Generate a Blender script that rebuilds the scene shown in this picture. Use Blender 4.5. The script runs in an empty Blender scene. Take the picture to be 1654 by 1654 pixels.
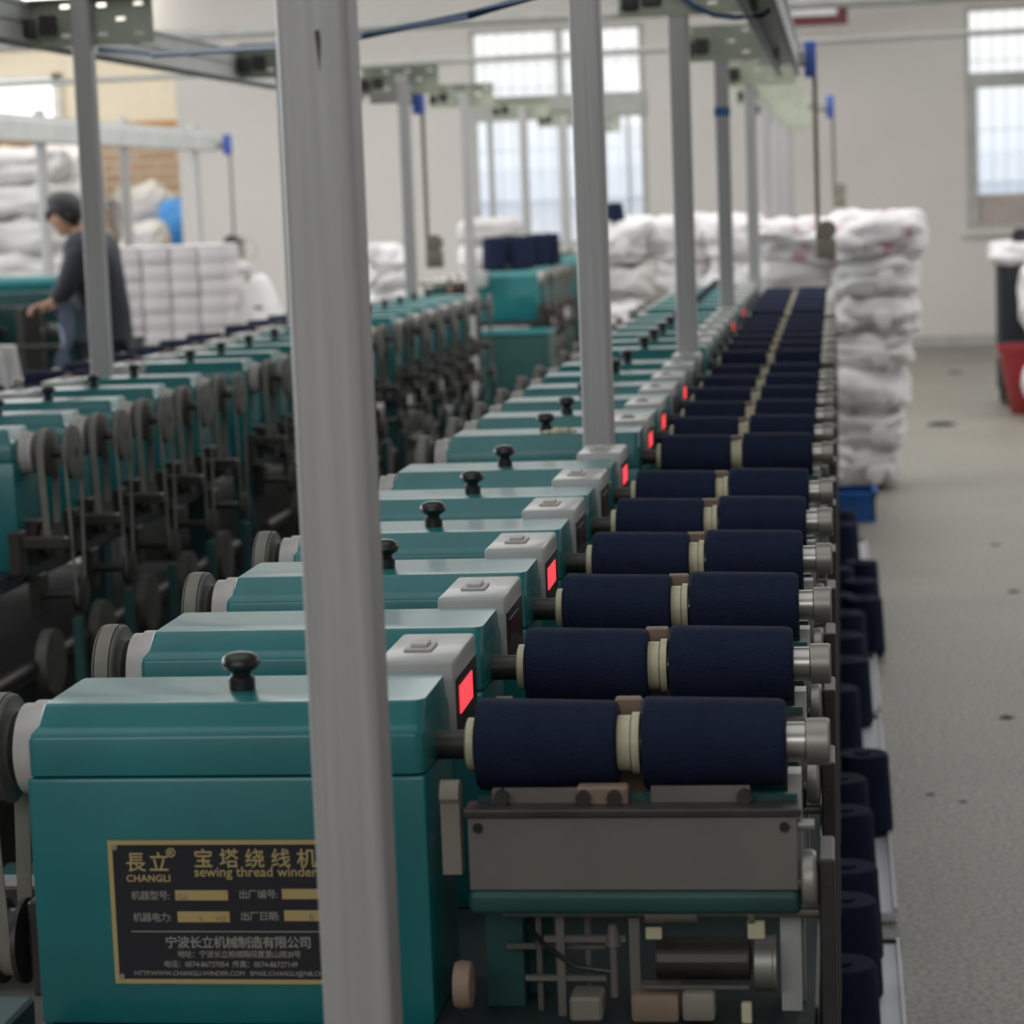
import bpy, bmesh, math, random
from math import pi, sin, cos
from mathutils import Vector, Matrix, noise

S = bpy.context.scene
C = S.collection
# ------------------------------------------------------------------ camera, world, lights, exposure
cam = bpy.data.cameras.new('camera')
cam.sensor_width = 36.0
cam.lens = 87.06
cam.clip_start = 0.05
cam.dof.use_dof = True
cam.dof.focus_distance = 3.0
cam.dof.aperture_fstop = 7.0
cam.dof.aperture_blades = 7
camo = bpy.data.objects.new('camera', cam)
C.objects.link(camo)
yv = Vector((525.0, 529.0, -4000.0)).normalized()      # row direction seen from the camera
zv = Vector((-0.038, 1.0, (-0.038 * yv.x + yv.y) / -yv.z)).normalized()
xv = yv.cross(zv)
camo.matrix_world = Matrix.Translation((0, 0, 1.6)) @ Matrix((xv, yv, zv)).to_4x4()
S.camera = camo

w = bpy.data.worlds.new('overcast_sky')
S.world = w
w.use_nodes = True
nt = w.node_tree
bg = nt.nodes['Background']
tc = nt.nodes.new('ShaderNodeTexCoord')
sx = nt.nodes.new('ShaderNodeSeparateXYZ')
rp = nt.nodes.new('ShaderNodeValToRGB')
rp.color_ramp.elements[0].position = 0.0
rp.color_ramp.elements[0].color = (0.8, 0.89, 1.0, 1)
rp.color_ramp.elements[1].position = 0.06
rp.color_ramp.elements[1].color = (1.0, 1.0, 0.98, 1)
nt.links.new(tc.outputs['Generated'], sx.inputs[0])
nt.links.new(sx.outputs['Z'], rp.inputs[0])
nt.links.new(rp.outputs[0], bg.inputs[0])
bg.inputs[1].default_value = 1.2


def area(name, loc, target, sx_, sy_, power, col=(1, 1, 1)):
    l = bpy.data.lights.new(name, 'AREA')
    l.shape = 'RECTANGLE'
    l.size, l.size_y, l.energy, l.color = sx_, sy_, power, col
    o = bpy.data.objects.new(name, l)
    C.objects.link(o)
    o.location = loc
    o.rotation_euler = (Vector(target) - Vector(loc)).to_track_quat('-Z', 'Y').to_euler()
    return o


area('daylight_left_windows', (-9.8, 13, 2.6), (0, 13, 1.6), 16, 2.2, 680, (0.92, 0.97, 1.0))
area('fill_right', (4.8, 13, 2.9), (0, 13, 1.4), 9, 2.0, 130, (0.92, 0.97, 1.0))  # added soft fill from the right; that wall has no windows
area('fill_overhead', (-2.5, 16, 4.5), (-2.5, 16, 0), 10, 12, 640, (1.0, 0.985, 0.97))  # added broad overhead fill below a closed ceiling
area('fill_annex', (-8.7, 25.1, 4.0), (-8.0, 27.0, 1.0), 4, 1.2, 105, (1.0, 0.95, 0.86))  # added lamp behind the lintel, brightens the annex wall and sacks
area('fill_front', (-1.0, -2.8, 3.3), (-0.8, 3, 1.2), 7, 1.6, 95, (0.95, 0.98, 1.0))  # added fill behind the camera, lifts the machine fronts
area('fill_near_overhead', (-1.2, 2.5, 4.5), (-1.2, 2.5, 0), 5, 4, 62, (0.95, 0.98, 1.0))  # added dim fill above the nearest heads

S.view_settings.view_transform = 'Standard'
S.view_settings.look = 'None'
S.view_settings.gamma = 1.0
S.view_settings.use_curve_mapping = False
S.view_settings.exposure = 0.0
S.cycles.use_denoising = True
S.cycles.max_bounces = 8

# ------------------------------------------------------------------ helpers


def mat(name, col, rough=0.5, metal=0.0, var=0.12, scale=6.0, bump=0.0, bscale=60.0, col2=None, spec=None, coat=0.0):
    m = bpy.data.materials.new(name)
    m.use_nodes = True
    n, l = m.node_tree.nodes, m.node_tree.links
    p = n['Principled BSDF']
    t = n.new('ShaderNodeTexCoord')
    ns = n.new('ShaderNodeTexNoise')
    ns.inputs['Scale'].default_value = scale
    ns.inputs['Detail'].default_value = 5
    l.new(t.outputs['Object'], ns.inputs['Vector'])
    r = n.new('ShaderNodeValToRGB')
    r.color_ramp.elements[0].position = 0.3
    r.color_ramp.elements[1].position = 0.7
    c2 = col2 or tuple(c * (1 + var) for c in col)
    c1 = col if col2 else tuple(c * (1 - var) for c in col)
    r.color_ramp.elements[0].color = (*c1, 1)
    r.color_ramp.elements[1].color = (*c2, 1)
    l.new(ns.outputs[0], r.inputs[0])
    l.new(r.outputs[0], p.inputs['Base Color'])
    p.inputs['Roughness'].default_value = rough
    p.inputs['Metallic'].default_value = metal
    if spec is not None:
        p.inputs['Specular IOR Level'].default_value = spec
    if coat:
        p.inputs['Coat Weight'].default_value = coat
        p.inputs['Coat Roughness'].default_value = 0.12
    if bump:
        nb = n.new('ShaderNodeTexNoise')
        nb.inputs['Scale'].default_value = bscale
        nb.inputs['Detail'].default_value = 4
        l.new(t.outputs['Object'], nb.inputs['Vector'])
        b = n.new('ShaderNodeBump')
        b.inputs['Strength'].default_value = bump
        b.inputs['Distance'].default_value = 0.02
        l.new(nb.outputs[0], b.inputs['Height'])
        l.new(b.outputs[0], p.inputs['Normal'])
    return m


def stretch(m, sc):
    n, l = m.node_tree.nodes, m.node_tree.links
    mp_ = n.new('ShaderNodeMapping')
    mp_.inputs['Scale'].default_value = sc
    t_ = [q for q in n if q.type == 'TEX_COORD'][0]
    for lk in list(l):
        if lk.from_node == t_:
            to = lk.to_socket
            l.remove(lk)
            l.new(mp_.outputs[0], to)
    l.new(t_.outputs['Object'], mp_.inputs[0])


def emit(name, col, strength):
    m = bpy.data.materials.new(name)
    m.use_nodes = True
    n, l = m.node_tree.nodes, m.node_tree.links
    p = n['Principled BSDF']
    p.inputs['Base Color'].default_value = (col[0] * .5, col[1] * .5, col[2] * .5, 1)
    p.inputs['Emission Color'].default_value = (*col, 1)
    p.inputs['Emission Strength'].default_value = strength
    return m


def glass_mat():
    m = bpy.data.materials.new('window_glass')
    m.use_nodes = True
    n, l = m.node_tree.nodes, m.node_tree.links
    n.remove(n['Principled BSDF'])
    a = n.new('ShaderNodeBsdfTransparent')
    g = n.new('ShaderNodeBsdfGlossy')
    g.inputs['Roughness'].default_value = 0.05
    x = n.new('ShaderNodeMixShader')
    x.inputs[0].default_value = 0.06
    l.new(a.outputs[0], x.inputs[1])
    l.new(g.outputs[0], x.inputs[2])
    l.new(x.outputs[0], n['Material Output'].inputs[0])
    return m


M = {}
M['green'] = mat('teal_enamel', (0.008, 0.158, 0.168), 0.34, var=0.14, scale=7, coat=0.3, bump=0.02, bscale=14)
M['green_dark'] = mat('dark_teal_enamel', (0.010, 0.062, 0.06), 0.45, var=0.2, scale=7)
M['galv'] = mat('galvanised_steel', (0.4, 0.39, 0.385), 0.5, 0.25, var=0.13, scale=9, bump=0.03, bscale=40)
M['post'] = mat('streaked_galvanised_post', (0.43, 0.42, 0.42), 0.5, 0.2, var=0.1, scale=22)
stretch(M['post'], (6, 6, 0.12))
M['plate'] = mat('olive_painted_steel', (0.4, 0.43, 0.34), 0.55, 0.0, var=0.12, scale=9)
M['navy'] = mat('navy_thread', (0.0105, 0.0165, 0.043), 0.85, var=0.15, scale=30, bump=0.25, bscale=260, spec=0.2)
M['ivory'] = mat('ivory_plastic', (0.58, 0.53, 0.36), 0.45, var=0.06)
M['steel'] = mat('polished_steel', (0.45, 0.43, 0.4), 0.3, 0.85, var=0.08)
M['brushed'] = mat('brushed_steel', (0.31, 0.3, 0.27), 0.45, 0.7, var=0.08)
M['oily'] = mat('oily_dark_steel', (0.05, 0.045, 0.043), 0.45, 0.4, var=0.25, scale=14)
M['black'] = mat('black_plastic', (0.014, 0.014, 0.015), 0.35, var=0.1)
M['box'] = mat('grey_control_box', (0.42, 0.42, 0.41), 0.38, var=0.05, coat=0.2)
M['table'] = mat('dark_oiled_table', (0.014, 0.026, 0.026), 0.55, var=0.25, scale=12)
M['panel'] = mat('grey_dusty_panel', (0.17, 0.155, 0.14), 0.6, 0.15, var=0.12, scale=12)
M['wheel'] = mat('grey_cast_pulley', (0.12, 0.115, 0.105), 0.6, 0.2, var=0.2, scale=25)
M['hub'] = mat('pale_hub_paint', (0.5, 0.47, 0.45), 0.6, var=0.15, scale=20)
M['belt'] = mat('woven_drive_belt', (0.21, 0.198, 0.17), 0.8, var=0.15, scale=20)
M['tan'] = mat('tan_fibre_block', (0.27, 0.19, 0.14), 0.7, var=0.15)
M['led_off'] = mat('unlit_red_window', (0.06, 0.012, 0.014), 0.3)
M['red_led'] = emit('red_digit_display', (1.0, 0.06, 0.08), 1.15)
M['blue'] = mat('blue_motor_paint', (0.05, 0.11, 0.42), 0.45)
M['cable'] = mat('blue_air_hose', (0.02, 0.075, 0.18), 0.45)
M['tape'] = mat('blue_tape', (0.02, 0.12, 0.35), 0.5)
M['sack'] = mat('white_woven_sack', (0.71, 0.695, 0.7), 0.6, var=0.05, bump=0.35, bscale=14)
M['sack_grey'] = mat('grey_woven_sack', (0.56, 0.54, 0.53), 0.7, var=0.1, bump=0.35, bscale=14)
M['sack_red'] = mat('sack_with_red_print', (0.76, 0.73, 0.75), 0.6, scale=11, bump=0.35, bscale=14, col2=(0.55, 0.32, 0.36))
for q in M['sack_red'].node_tree.nodes:
    if q.type == 'VALTORGB':
        q.color_ramp.elements[0].position, q.color_ramp.elements[1].position = 0.54, 0.66
M['carton'] = mat('white_carton', (0.58, 0.55, 0.56), 0.7, var=0.04)
M['tray'] = mat('white_plastic_board', (0.72, 0.72, 0.78), 0.5, var=0.04)
M['crate'] = mat('blue_plastic_crate', (0.01, 0.12, 0.45), 0.4)
M['bucket'] = mat('red_plastic_bucket', (0.28, 0.018, 0.025), 0.4)
M['wall'] = mat('cream_plaster', (0.62, 0.59, 0.56), 0.85, var=0.04, scale=0.7)
M['ceil'] = mat('ceiling_white', (0.55, 0.55, 0.53), 0.9)
M['cream'] = mat('annex_cream_plaster', (0.8, 0.74, 0.62), 0.85, var=0.04)
M['band'] = mat('ochre_band_paint', (0.5, 0.29, 0.12), 0.8, var=0.1)
M['frame'] = mat('grey_window_frame', (0.4, 0.4, 0.38), 0.5)
M['beam'] = mat('pale_beam_paint', (0.58, 0.585, 0.58), 0.5, 0.1, var=0.08, scale=5)
M['pipe'] = mat('grey_pipe_paint', (0.27, 0.27, 0.26), 0.6)
M['bar'] = mat('white_window_bar', (0.75, 0.75, 0.75), 0.5)
M['glass'] = glass_mat()
M['sign'] = mat('maroon_sign_board', (0.11, 0.015, 0.018), 0.5)
M['white'] = mat('white_letter_paint', (0.75, 0.74, 0.78), 0.6)
M['gold'] = mat('brass_plate_print', (0.5, 0.38, 0.17), 0.45, 0.25, var=0.06)
M['silver'] = mat('silver_plate_print', (0.36, 0.34, 0.3), 0.5, 0.2, var=0.06)
M['plate_black'] = mat('black_plate_enamel', (0.012, 0.013, 0.02), 0.4)
M['hair'] = mat('black_hair', (0.008, 0.008, 0.01), 0.5)
M['coat'] = mat('charcoal_coat', (0.018, 0.022, 0.032), 0.8, bump=0.2)
M['skin'] = mat('skin', (0.5, 0.27, 0.19), 0.55, var=0.04)
M['trousers'] = mat('black_trousers', (0.01, 0.011, 0.016), 0.85)
M['apron'] = mat('pale_blue_cloth', (0.3, 0.34, 0.42), 0.8)
M['cast'] = mat('beige_cast_machine', (0.24, 0.22, 0.18), 0.55)
M['lint'] = mat('dark_lint', (0.025, 0.025, 0.03), 0.9)
M['bluebag'] = mat('blue_plastic_bag', (0.06, 0.3, 0.75), 0.5)

# floor: worn terrazzo
fm = mat('terrazzo_floor', (0.25, 0.24, 0.215), 0.5, var=0.1, scale=1.3)
n, l = fm.node_tree.nodes, fm.node_tree.links
vo = n.new('ShaderNodeTexNoise')
vo.inputs['Scale'].default_value = 75
vo.inputs['Detail'].default_value = 3
cr = n.new('ShaderNodeValToRGB')
cr.color_ramp.elements[0].position = 0.36
cr.color_ramp.elements[0].color = (0.42, 0.42, 0.4, 1)
cr.color_ramp.elements[1].position = 0.6
cr.color_ramp.elements[1].color = (1.25, 1.22, 1.15, 1)
mx = n.new('ShaderNodeMix')
mx.data_type = 'RGBA'
mx.blend_type = 'MULTIPLY'
mx.inputs[0].default_value = 1
tcn = [q for q in n if q.type == 'TEX_COORD'][0]
l.new(tcn.outputs['Object'], vo.inputs['Vector'])
l.new(vo.outputs[0], cr.inputs[0])
src = [q for q in n if q.type == 'VALTORGB'][0]
l.new(src.outputs[0], mx.inputs[6])
l.new(cr.outputs[0], mx.inputs[7])
l.new(mx.outputs[2], n['Principled BSDF'].inputs['Base Color'])
M['floor'] = fm

# annex brick
bm_ = bpy.data.materials.new('annex_brick')
bm_.use_nodes = True
n, l = bm_.node_tree.nodes, bm_.node_tree.links
bt = n.new('ShaderNodeTexBrick')
bt.inputs['Color1'].default_value = (0.42, 0.27, 0.18, 1)
bt.inputs['Color2'].default_value = (0.5, 0.35, 0.25, 1)
bt.inputs['Mortar'].default_value = (0.55, 0.48, 0.4, 1)
bt.inputs['Scale'].default_value = 1
bt.inputs['Brick Width'].default_value = 0.5
bt.inputs['Row Height'].default_value = 0.12
tcn = n.new('ShaderNodeTexCoord')
mp = n.new('ShaderNodeMapping')
mp.inputs['Rotation'].default_value = (pi / 2, 0, 0)
l.new(tcn.outputs['Object'], mp.inputs[0])
l.new(mp.outputs[0], bt.inputs['Vector'])
l.new(bt.outputs[0], n['Principled BSDF'].inputs['Base Color'])
n['Principled BSDF'].inputs['Roughness'].default_value = 0.9
M['brick'] = bm_


def box(bm, x0, x1, y0, y1, z0, z1, bev=0.0, seg=2):
    r = bmesh.ops.create_cube(bm, size=1)
    v = r['verts']
    for q in v:
        q.co = Vector(((x0 + x1) / 2 + q.co.x * (x1 - x0), (y0 + y1) / 2 + q.co.y * (y1 - y0), (z0 + z1) / 2 + q.co.z * (z1 - z0)))
    if bev:
        es = list({e for q in v for e in q.link_edges})
        bmesh.ops.bevel(bm, geom=es, offset=bev, segments=seg, affect='EDGES', profile=0.5)


def cyl(bm, p0, p1, r0, r1=None, seg=20):
    r1 = r0 if r1 is None else r1
    p0, p1 = Vector(p0), Vector(p1)
    d = p1 - p0
    q = d.to_track_quat('Z', 'Y')
    a, b = [], []
    for i in range(seg):
        t = 2 * pi * i / seg
        a.append(bm.verts.new(p0 + q @ Vector((r0 * cos(t), r0 * sin(t), 0))))
        b.append(bm.verts.new(p1 + q @ Vector((r1 * cos(t), r1 * sin(t), 0))))
    for i in range(seg):
        j = (i + 1) % seg
        bm.faces.new((a[i], a[j], b[j], b[i]))
    bm.faces.new(a[::-1])
    bm.faces.new(b)


def lathe(bm, prof, origin=(0, 0, 0), axis='Z', seg=28):
    """prof: list of (r, h); closes at ends"""
    rings = []
    o = Vector(origin)
    for r, h in prof:
        ring = []
        for i in range(seg):
            t = 2 * pi * i / seg
            if axis == 'Z':
                p = Vector((r * cos(t), r * sin(t), h))
            elif axis == 'X':
                p = Vector((h, r * cos(t), r * sin(t)))
            else:
                p = Vector((r * sin(t), h, r * cos(t)))
            ring.append(bm.verts.new(o + p))
        rings.append(ring)
    for k in range(len(rings) - 1):
        A, B = rings[k], rings[k + 1]
        for i in range(seg):
            j = (i + 1) % seg
            bm.faces.new((A[i], A[j], B[j], B[i]))
    bm.faces.new(rings[0][::-1])
    bm.faces.new(rings[-1])


def prism(bm, pts, x0, x1):
    """pts: outline in (y, z), extruded along x"""
    a = [bm.verts.new((x0, y, z)) for y, z in pts]
    b = [bm.verts.new((x1, y, z)) for y, z in pts]
    k = len(pts)
    for i in range(k):
        j = (i + 1) % k
        bm.faces.new((a[i], a[j], b[j], b[i]))
    bm.faces.new(a[::-1])
    bm.faces.new(b)


def tube_path(bm, pts, r, seg=10):
    pts = [Vector(p) for p in pts]
    prev = None
    rings = []
    for i, p in enumerate(pts):
        d = (pts[min(i + 1, len(pts) - 1)] - pts[max(i - 1, 0)]).normalized()
        q = d.to_track_quat('Z', 'Y')
        rings.append([bm.verts.new(p + q @ Vector((r * cos(2 * pi * k / seg), r * sin(2 * pi * k / seg), 0))) for k in range(seg)])
    for A, B in zip(rings, rings[1:]):
        # match nearest start vertex so the tube does not twist
        off = min(range(seg), key=lambda s: (A[0].co - B[s].co).length)
        for i in range(seg):
            bm.faces.new((A[i], A[(i + 1) % seg], B[(i + 1 + off) % seg], B[(i + off) % seg]))
    bm.faces.new(rings[0][::-1])
    bm.faces.new(rings[-1])


def mesh(name, bm, m, smooth=35):
    bmesh.ops.recalc_face_normals(bm, faces=bm.faces)
    me = bpy.data.meshes.new(name)
    bm.to_mesh(me)
    bm.free()
    me.materials.append(m)
    if smooth:
        me.shade_smooth()
        me.set_sharp_from_angle(angle=math.radians(smooth))
    return me


def obj(name, bm, m, parent=None, loc=(0, 0, 0), smooth=35, label=None):
    me = bm if isinstance(bm, bpy.types.Mesh) else mesh(name, bm, m, smooth)
    o = bpy.data.objects.new(name, me)
    C.objects.link(o)
    o.location = loc
    if parent:
        o.parent = parent
    if label:
        o['label'] = label
    return o


def tag(o, label, cat, group=None, kind=None):
    o['label'] = label
    o['category'] = cat
    if group:
        o['group'] = group
    if kind:
        o['kind'] = kind
    return o


def thing(name, label, cat, loc=(0, 0, 0), rz=0, group=None):
    o = bpy.data.objects.new(name, None)
    C.objects.link(o)
    o.empty_display_size = 0.1
    o.location = loc
    o.rotation_euler = (0, 0, rz)
    return tag(o, label, cat, group)


def dup(o, parent=None):
    c = o.copy()
    C.objects.link(c)
    if parent:
        c.parent = parent
    for ch in list(o.children):
        dup(ch, c)
    return c


def B():
    return bmesh.new()


def struct(name, bm, m, smooth=0):
    o = obj(name, bm, m, smooth=smooth)
    o['kind'] = 'structure'
    return o


ORD = ('first second third fourth fifth sixth seventh eighth ninth tenth eleventh twelfth thirteenth fourteenth fifteenth '
       'sixteenth seventeenth eighteenth nineteenth twentieth twenty-first twenty-second twenty-third twenty-fourth').split()

# ------------------------------------------------------------------ room shell
WY = 24.5
b = B(); box(b, -13, 5, -3, 30, -0.1, 0); struct('floor', b, M['floor'])
b = B(); box(b, -13, 5, -3, 30, 4.6, 4.7); struct('ceiling', b, M['ceil'])
b = B(); box(b, -10.1, -9.9, -3, 24.5, 0, 4.6); struct('wall_left', b, M['wall'])
b = B(); box(b, 4.9, 5.1, -3, 24.5, 0, 4.6); struct('wall_right', b, M['wall'])
b = B(); box(b, -13, 5, -3.2, -3, 0, 4.6); struct('wall_front', b, M['wall'])
# back wall with its two windows and the opening into the annex
W1 = (-3.56, -1.85, 1.1, 3.24)
W2 = (1.24, 3.2, 1.12, 3.24)
b = B()
box(b, -6.55, W1[0], WY, WY + 0.24, 0, 4.6)
box(b, W1[1], W2[0], WY, WY + 0.24, 0, 4.6)
box(b, W2[1], 5, WY, WY + 0.24, 0, 4.6)
box(b, W1[0], W1[1], WY, WY + 0.24, 0, W1[2]); box(b, W1[0], W1[1], WY, WY + 0.24, W1[3], 4.6)
box(b, W2[0], W2[1], WY, WY + 0.24, 0, W2[2]); box(b, W2[0], W2[1], WY, WY + 0.24, W2[3], 4.6)
box(b, -13, -6.55, WY, WY + 0.24, 3.25, 4.6)
struct('wall_back', b, M['wall'])
b = B(); box(b, -6.5, 5, WY - 0.015, WY, 0, 0.1); struct('baseboard_back', b, M['frame'])


def window(nr, x0, x1, z0, z1, zt, mull, kids=(), tb=0.08, ta=0.06):
    root = bpy.data.objects.new('window_%d' % nr, None)
    C.objects.link(root)
    root['kind'] = 'structure'
    y0, y1 = WY - 0.012, WY + 0.06
    t = 0.05
    f = B()
    t = 0.045
    box(f, x0, x0 + t, y0, y1, z0, z1); box(f, x1 - t, x1, y0, y1, z0, z1)
    box(f, x0, x1, y0 - 0.006, y1 + 0.002, z0, z0 + t); box(f, x0, x1, y0 - 0.006, y1 + 0.002, z1 - t, z1)
    box(f, x0, x1, y0 - 0.02, y1, zt - tb, zt + ta)
    for m in mull:
        box(f, m - 0.03, m + 0.03, y0 + 0.004, y1 - 0.002, z0, z1)
    for (a, c, d, e) in kids:
        box(f, a, c, y0 + 0.006, y1 - 0.004, d, e)
    obj('window_frame', f, M['frame'], root, smooth=0)
    g = B()
    k = int((x1 - x0) / 0.13)
    for i in range(1, k):
        x = x0 + (x1 - x0) * i / k
        cyl(g, (x, y1 + 0.06, z0), (x, y1 + 0.06, z1), 0.004, seg=6)
    for z in (z0 + 0.45, z0 + 0.95, zt + 0.18, zt + 0.42):
        box(g, x0, x1, y1 + 0.05, y1 + 0.07, z - 0.004, z + 0.004)
    obj('window_bars', g, M['bar'], root, smooth=30)
    p = B(); box(p, x0 + t, x1 - t, y0 + 0.025, y0 + 0.031, z0 + t, z1 - t)
    obj('window_pane', p, M['glass'], root, smooth=0)
    s = B(); box(s, x0 - 0.05, x1 + 0.05, WY - 0.06, WY + 0.05, z0 - 0.06, z0)
    obj('window_sill', s, M['wall'], root, smooth=0)


window(1, *W1, 2.48, (-2.68,), ((-3.41, -3.36, 1.1, 2.45), (-2.04, -2.01, 1.1, 2.45)), 0.14, 0.1)
window(2, *W2, 2.55, (2.22,), ((1.285, 1.35, 1.12, 2.5),))
b = B(); box(b, 1.35, 3.1, WY + 0.03, WY + 0.1, 1.16, 1.45)
o = obj('window_lower_panel', b, mat('pinkish_tile_panel', (0.5, 0.43, 0.4), 0.7), None, smooth=0)
o['kind'] = 'structure'
# annex seen through the opening on the left
b = B(); box(b, -13, -6.2, 28, 28.2, 2.62, 4.6)
struct('wall_annex_back', b, M['cream'])
b = B(); box(b, -13, -6.2, 27.97, 28.2, 2.4, 2.62); struct('trim_1', b, M['band'])
b = B(); box(b, -13, -6.2, 28, 28.2, 0, 2.4); struct('wall_annex_dado', b, M['brick'])
b = B(); box(b, -6.4, -6.2, WY + 0.24, 28, 0, 4.6); struct('wall_annex_right', b, M['cream'])
b = B(); box(b, -13.2, -13, WY, 28, 0, 4.6); struct('wall_annex_left', b, M['cream'])
root = bpy.data.objects.new('window_3', None); C.objects.link(root); root['kind'] = 'structure'
b = B()
for (a, c, d, e) in ((-9.75, -9.68, 2.5, 3.2), (-8.92, -8.82, 2.5, 3.2), (-9.75, -8.82, 2.5, 2.56), (-9.75, -8.82, 3.14, 3.2)):
    box(b, a, c, 27.92, 27.99, d, e)
obj('window_frame', b, M['bar'], root, smooth=0)
b = B(); box(b, -9.68, -8.92, 27.95, 27.97, 2.56, 3.14)
obj('window_pane', b, emit('daylit_frosted_pane', (0.93, 0.97, 1.0), 1.6), root, smooth=0)
# a blue-roofed building outside
t = thing('outside_building', 'pale building with blue roof seen faintly through the windows', 'building', (-2, 60, 0))
b = B(); box(b, -14, 16, 0, 8, 0, 1.5); obj('facade', b, mat('pale_facade', (0.8, 0.8, 0.8), 0.9), t, smooth=0)
b = B(); prism(b, [(-0.5, 1.5), (8.5, 1.5), (4, 2.3)], -14.5, 16.5); obj('roof', b, mat('pale_blue_roof', (0.74, 0.81, 0.92), 0.7), t, smooth=0)

# ------------------------------------------------------------------ winding head (one, then copied)
YC = 2.385          # first head
PX = -0.59          # head root


def make_head(two):
    t = thing('winding_head', '', 'winding machine', (PX, YC, 0.8))
    X = lambda x: x - PX
    Z = lambda z: z - 0.8
    # lower housing and hood
    b = B()
    box(b, X(-0.803), X(-0.405), -0.085, 0.085, Z(0.8), Z(1.0505), 0.005, 2)
    obj('body', b, M['green'], t)
    b = B()
    rings = []
    for z, ins, hy in ((1.0525, 0, 0.084), (1.0885, 0, 0.084), (1.0925, 0.0015, 0.0825), (1.0975, 0.006, 0.0775), (1.1, 0.008, 0.0755), (1.1185, 0.0125, 0.068), (1.121, 0.0145, 0.0655)):
        ring = []
        rc = 0.013
        for cx_, cy_, a0 in ((-0.405 - rc - 0.1 * ins, hy - rc, 0), (-0.8 + ins + 0.006, hy - 0.006, 1), (-0.8 + ins + 0.006, -hy + 0.006, 2), (-0.405 - rc - 0.1 * ins, -hy + rc, 3)):
            rr = rc if a0 in (0, 3) else 0.006
            for q in range(5):
                a = a0 * pi / 2 + q * pi / 8
                ring.append(b.verts.new((X(cx_ + rr * cos(a)), cy_ + rr * sin(a), Z(z))))
        rings.append(ring)
    for A_, B_ in zip(rings, rings[1:]):
        for q in range(20):
            b.faces.new((A_[q], A_[(q + 1) % 20], B_[(q + 1) % 20], B_[q]))
    b.faces.new(rings[0][::-1]); b.faces.new(rings[-1])
    obj('hood', b, M['green'], t, smooth=40)
    b = B()
    lathe(b, [(0.0135, Z(1.121)), (0.0135, Z(1.132)), (0.010, Z(1.136)), (0.011, Z(1.139)), (0.0165, Z(1.1415)), (0.0198, Z(1.1465)), (0.0195, Z(1.15)), (0.0175, Z(1.154)), (0.0125, Z(1.1575)), (0.005, Z(1.159))], (X(-0.602), 0, 0), seg=24)
    obj('hood_knob', b, M['black'], t)
    # control box
    b = B()
    box(b, X(-0.482), X(-0.4015), 0.088, 0.25, Z(1.03), Z(1.13), 0.004, 2)
    cb = obj('control_box', b, M['box'], t)
    b = B()
    box(b, X(-0.462), X(-0.432), 0.14, 0.185, Z(1.13), Z(1.133), 0.001, 1)
    box(b, X(-0.456), X(-0.438), 0.149, 0.176, Z(1.133), Z(1.137), 0.001, 1)
    obj('rocker_switch', b, M['hub'], cb)
    b = B(); box(b, X(-0.402), X(-0.4005), 0.1, 0.24, Z(1.035), Z(1.108)); obj('display_panel', b, M['black'], cb)
    b = B(); box(b, X(-0.4005), X(-0.3995), 0.118, 0.205, Z(1.068), Z(1.097)); obj('red_display', b, M['red_led'], cb, label='glowing red digit display')
    # pulleys on the drive side
    b = B()
    lathe(b, [(0.045, X(-0.7995)), (0.049, X(-0.801)), (0.049, X(-0.816)), (0.046, X(-0.817)), (0.046, X(-0.829)), (0.03, X(-0.832))], (0, 0, Z(1.062)), 'X')
    obj('bearing_hub', b, M['hub'], t)
    for x0, r, wd, r2, zc0 in ((-0.841, 0.054, 0.026, 0.036, 0.86), (-0.905, 0.059, 0.016, 0.032, 0.735))[:2 if two else 1]:
        zc = Z(zc0)
        b = B()
        lathe(b, [(0.02, X(x0 + 0.004)), (0.03, X(x0 + 0.002)), (r - 0.016, X(x0 + 0.003)), (r - 0.012, X(x0)), (r, X(x0 - 0.001)), (r + 0.002, X(x0 - 0.003)), (r + 0.002, X(x0 - 0.005)), (r - 0.001, X(x0 - 0.006)), (r - 0.001, X(x0 - wd + 0.003)), (r + 0.002, X(x0 - wd + 0.002)), (r + 0.002, X(x0 - wd)), (r - 0.01, X(x0 - wd - 0.003)), (0.015, X(x0 - wd - 0.003))], (0, 0, Z(1.062)), 'X', 32)
        obj('pulley', b, M['wheel'], t)
        b = B()
        pts = []
        for i in range(15):
            a = pi * i / 14
            pts.append(((r + 0.003) * cos(a), Z(1.062) + (r + 0.003) * sin(a)))
        for i in range(11):
            a = pi + pi * i / 10
            pts.append((r2 * cos(a), zc + r2 * sin(a)))
        k = len(pts)
        xa, xb = X(x0 - 0.0065), X(x0 - wd + 0.0035)
        va = [b.verts.new((xa, p, q)) for p, q in pts]; vb = [b.verts.new((xb, p, q)) for p, q in pts]
        inn = [(p * 0.94, zc + (q - zc) * 0.985) for p, q in pts]
        wa = [b.verts.new((xa, p, q)) for p, q in inn]; wb = [b.verts.new((xb, p, q)) for p, q in inn]
        for i in range(k):
            j = (i + 1) % k
            b.faces.new((va[i], va[j], vb[j], vb[i])); b.faces.new((wb[i], wb[j], wa[j], wa[i]))
            b.faces.new((va[i], wa[i], wa[j], va[j])); b.faces.new((vb[j], wb[j], wb[i], vb[i]))
        obj('drive_belt', b, M['belt'], t)
        b = B()
        lathe(b, [(0.012, X(x0 + 0.004)), (r2 + 0.008, X(x0)), (r2 + 0.008, X(x0 - 0.005)), (r2 - 0.003, X(x0 - 0.006)), (r2 - 0.003, X(x0 - wd + 0.003)), (r2 + 0.008, X(x0 - wd + 0.002)), (r2 + 0.008, X(x0 - wd - 0.003)), (0.012, X(x0 - wd - 0.006))], (0, 0, zc), 'X', 20)
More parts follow.
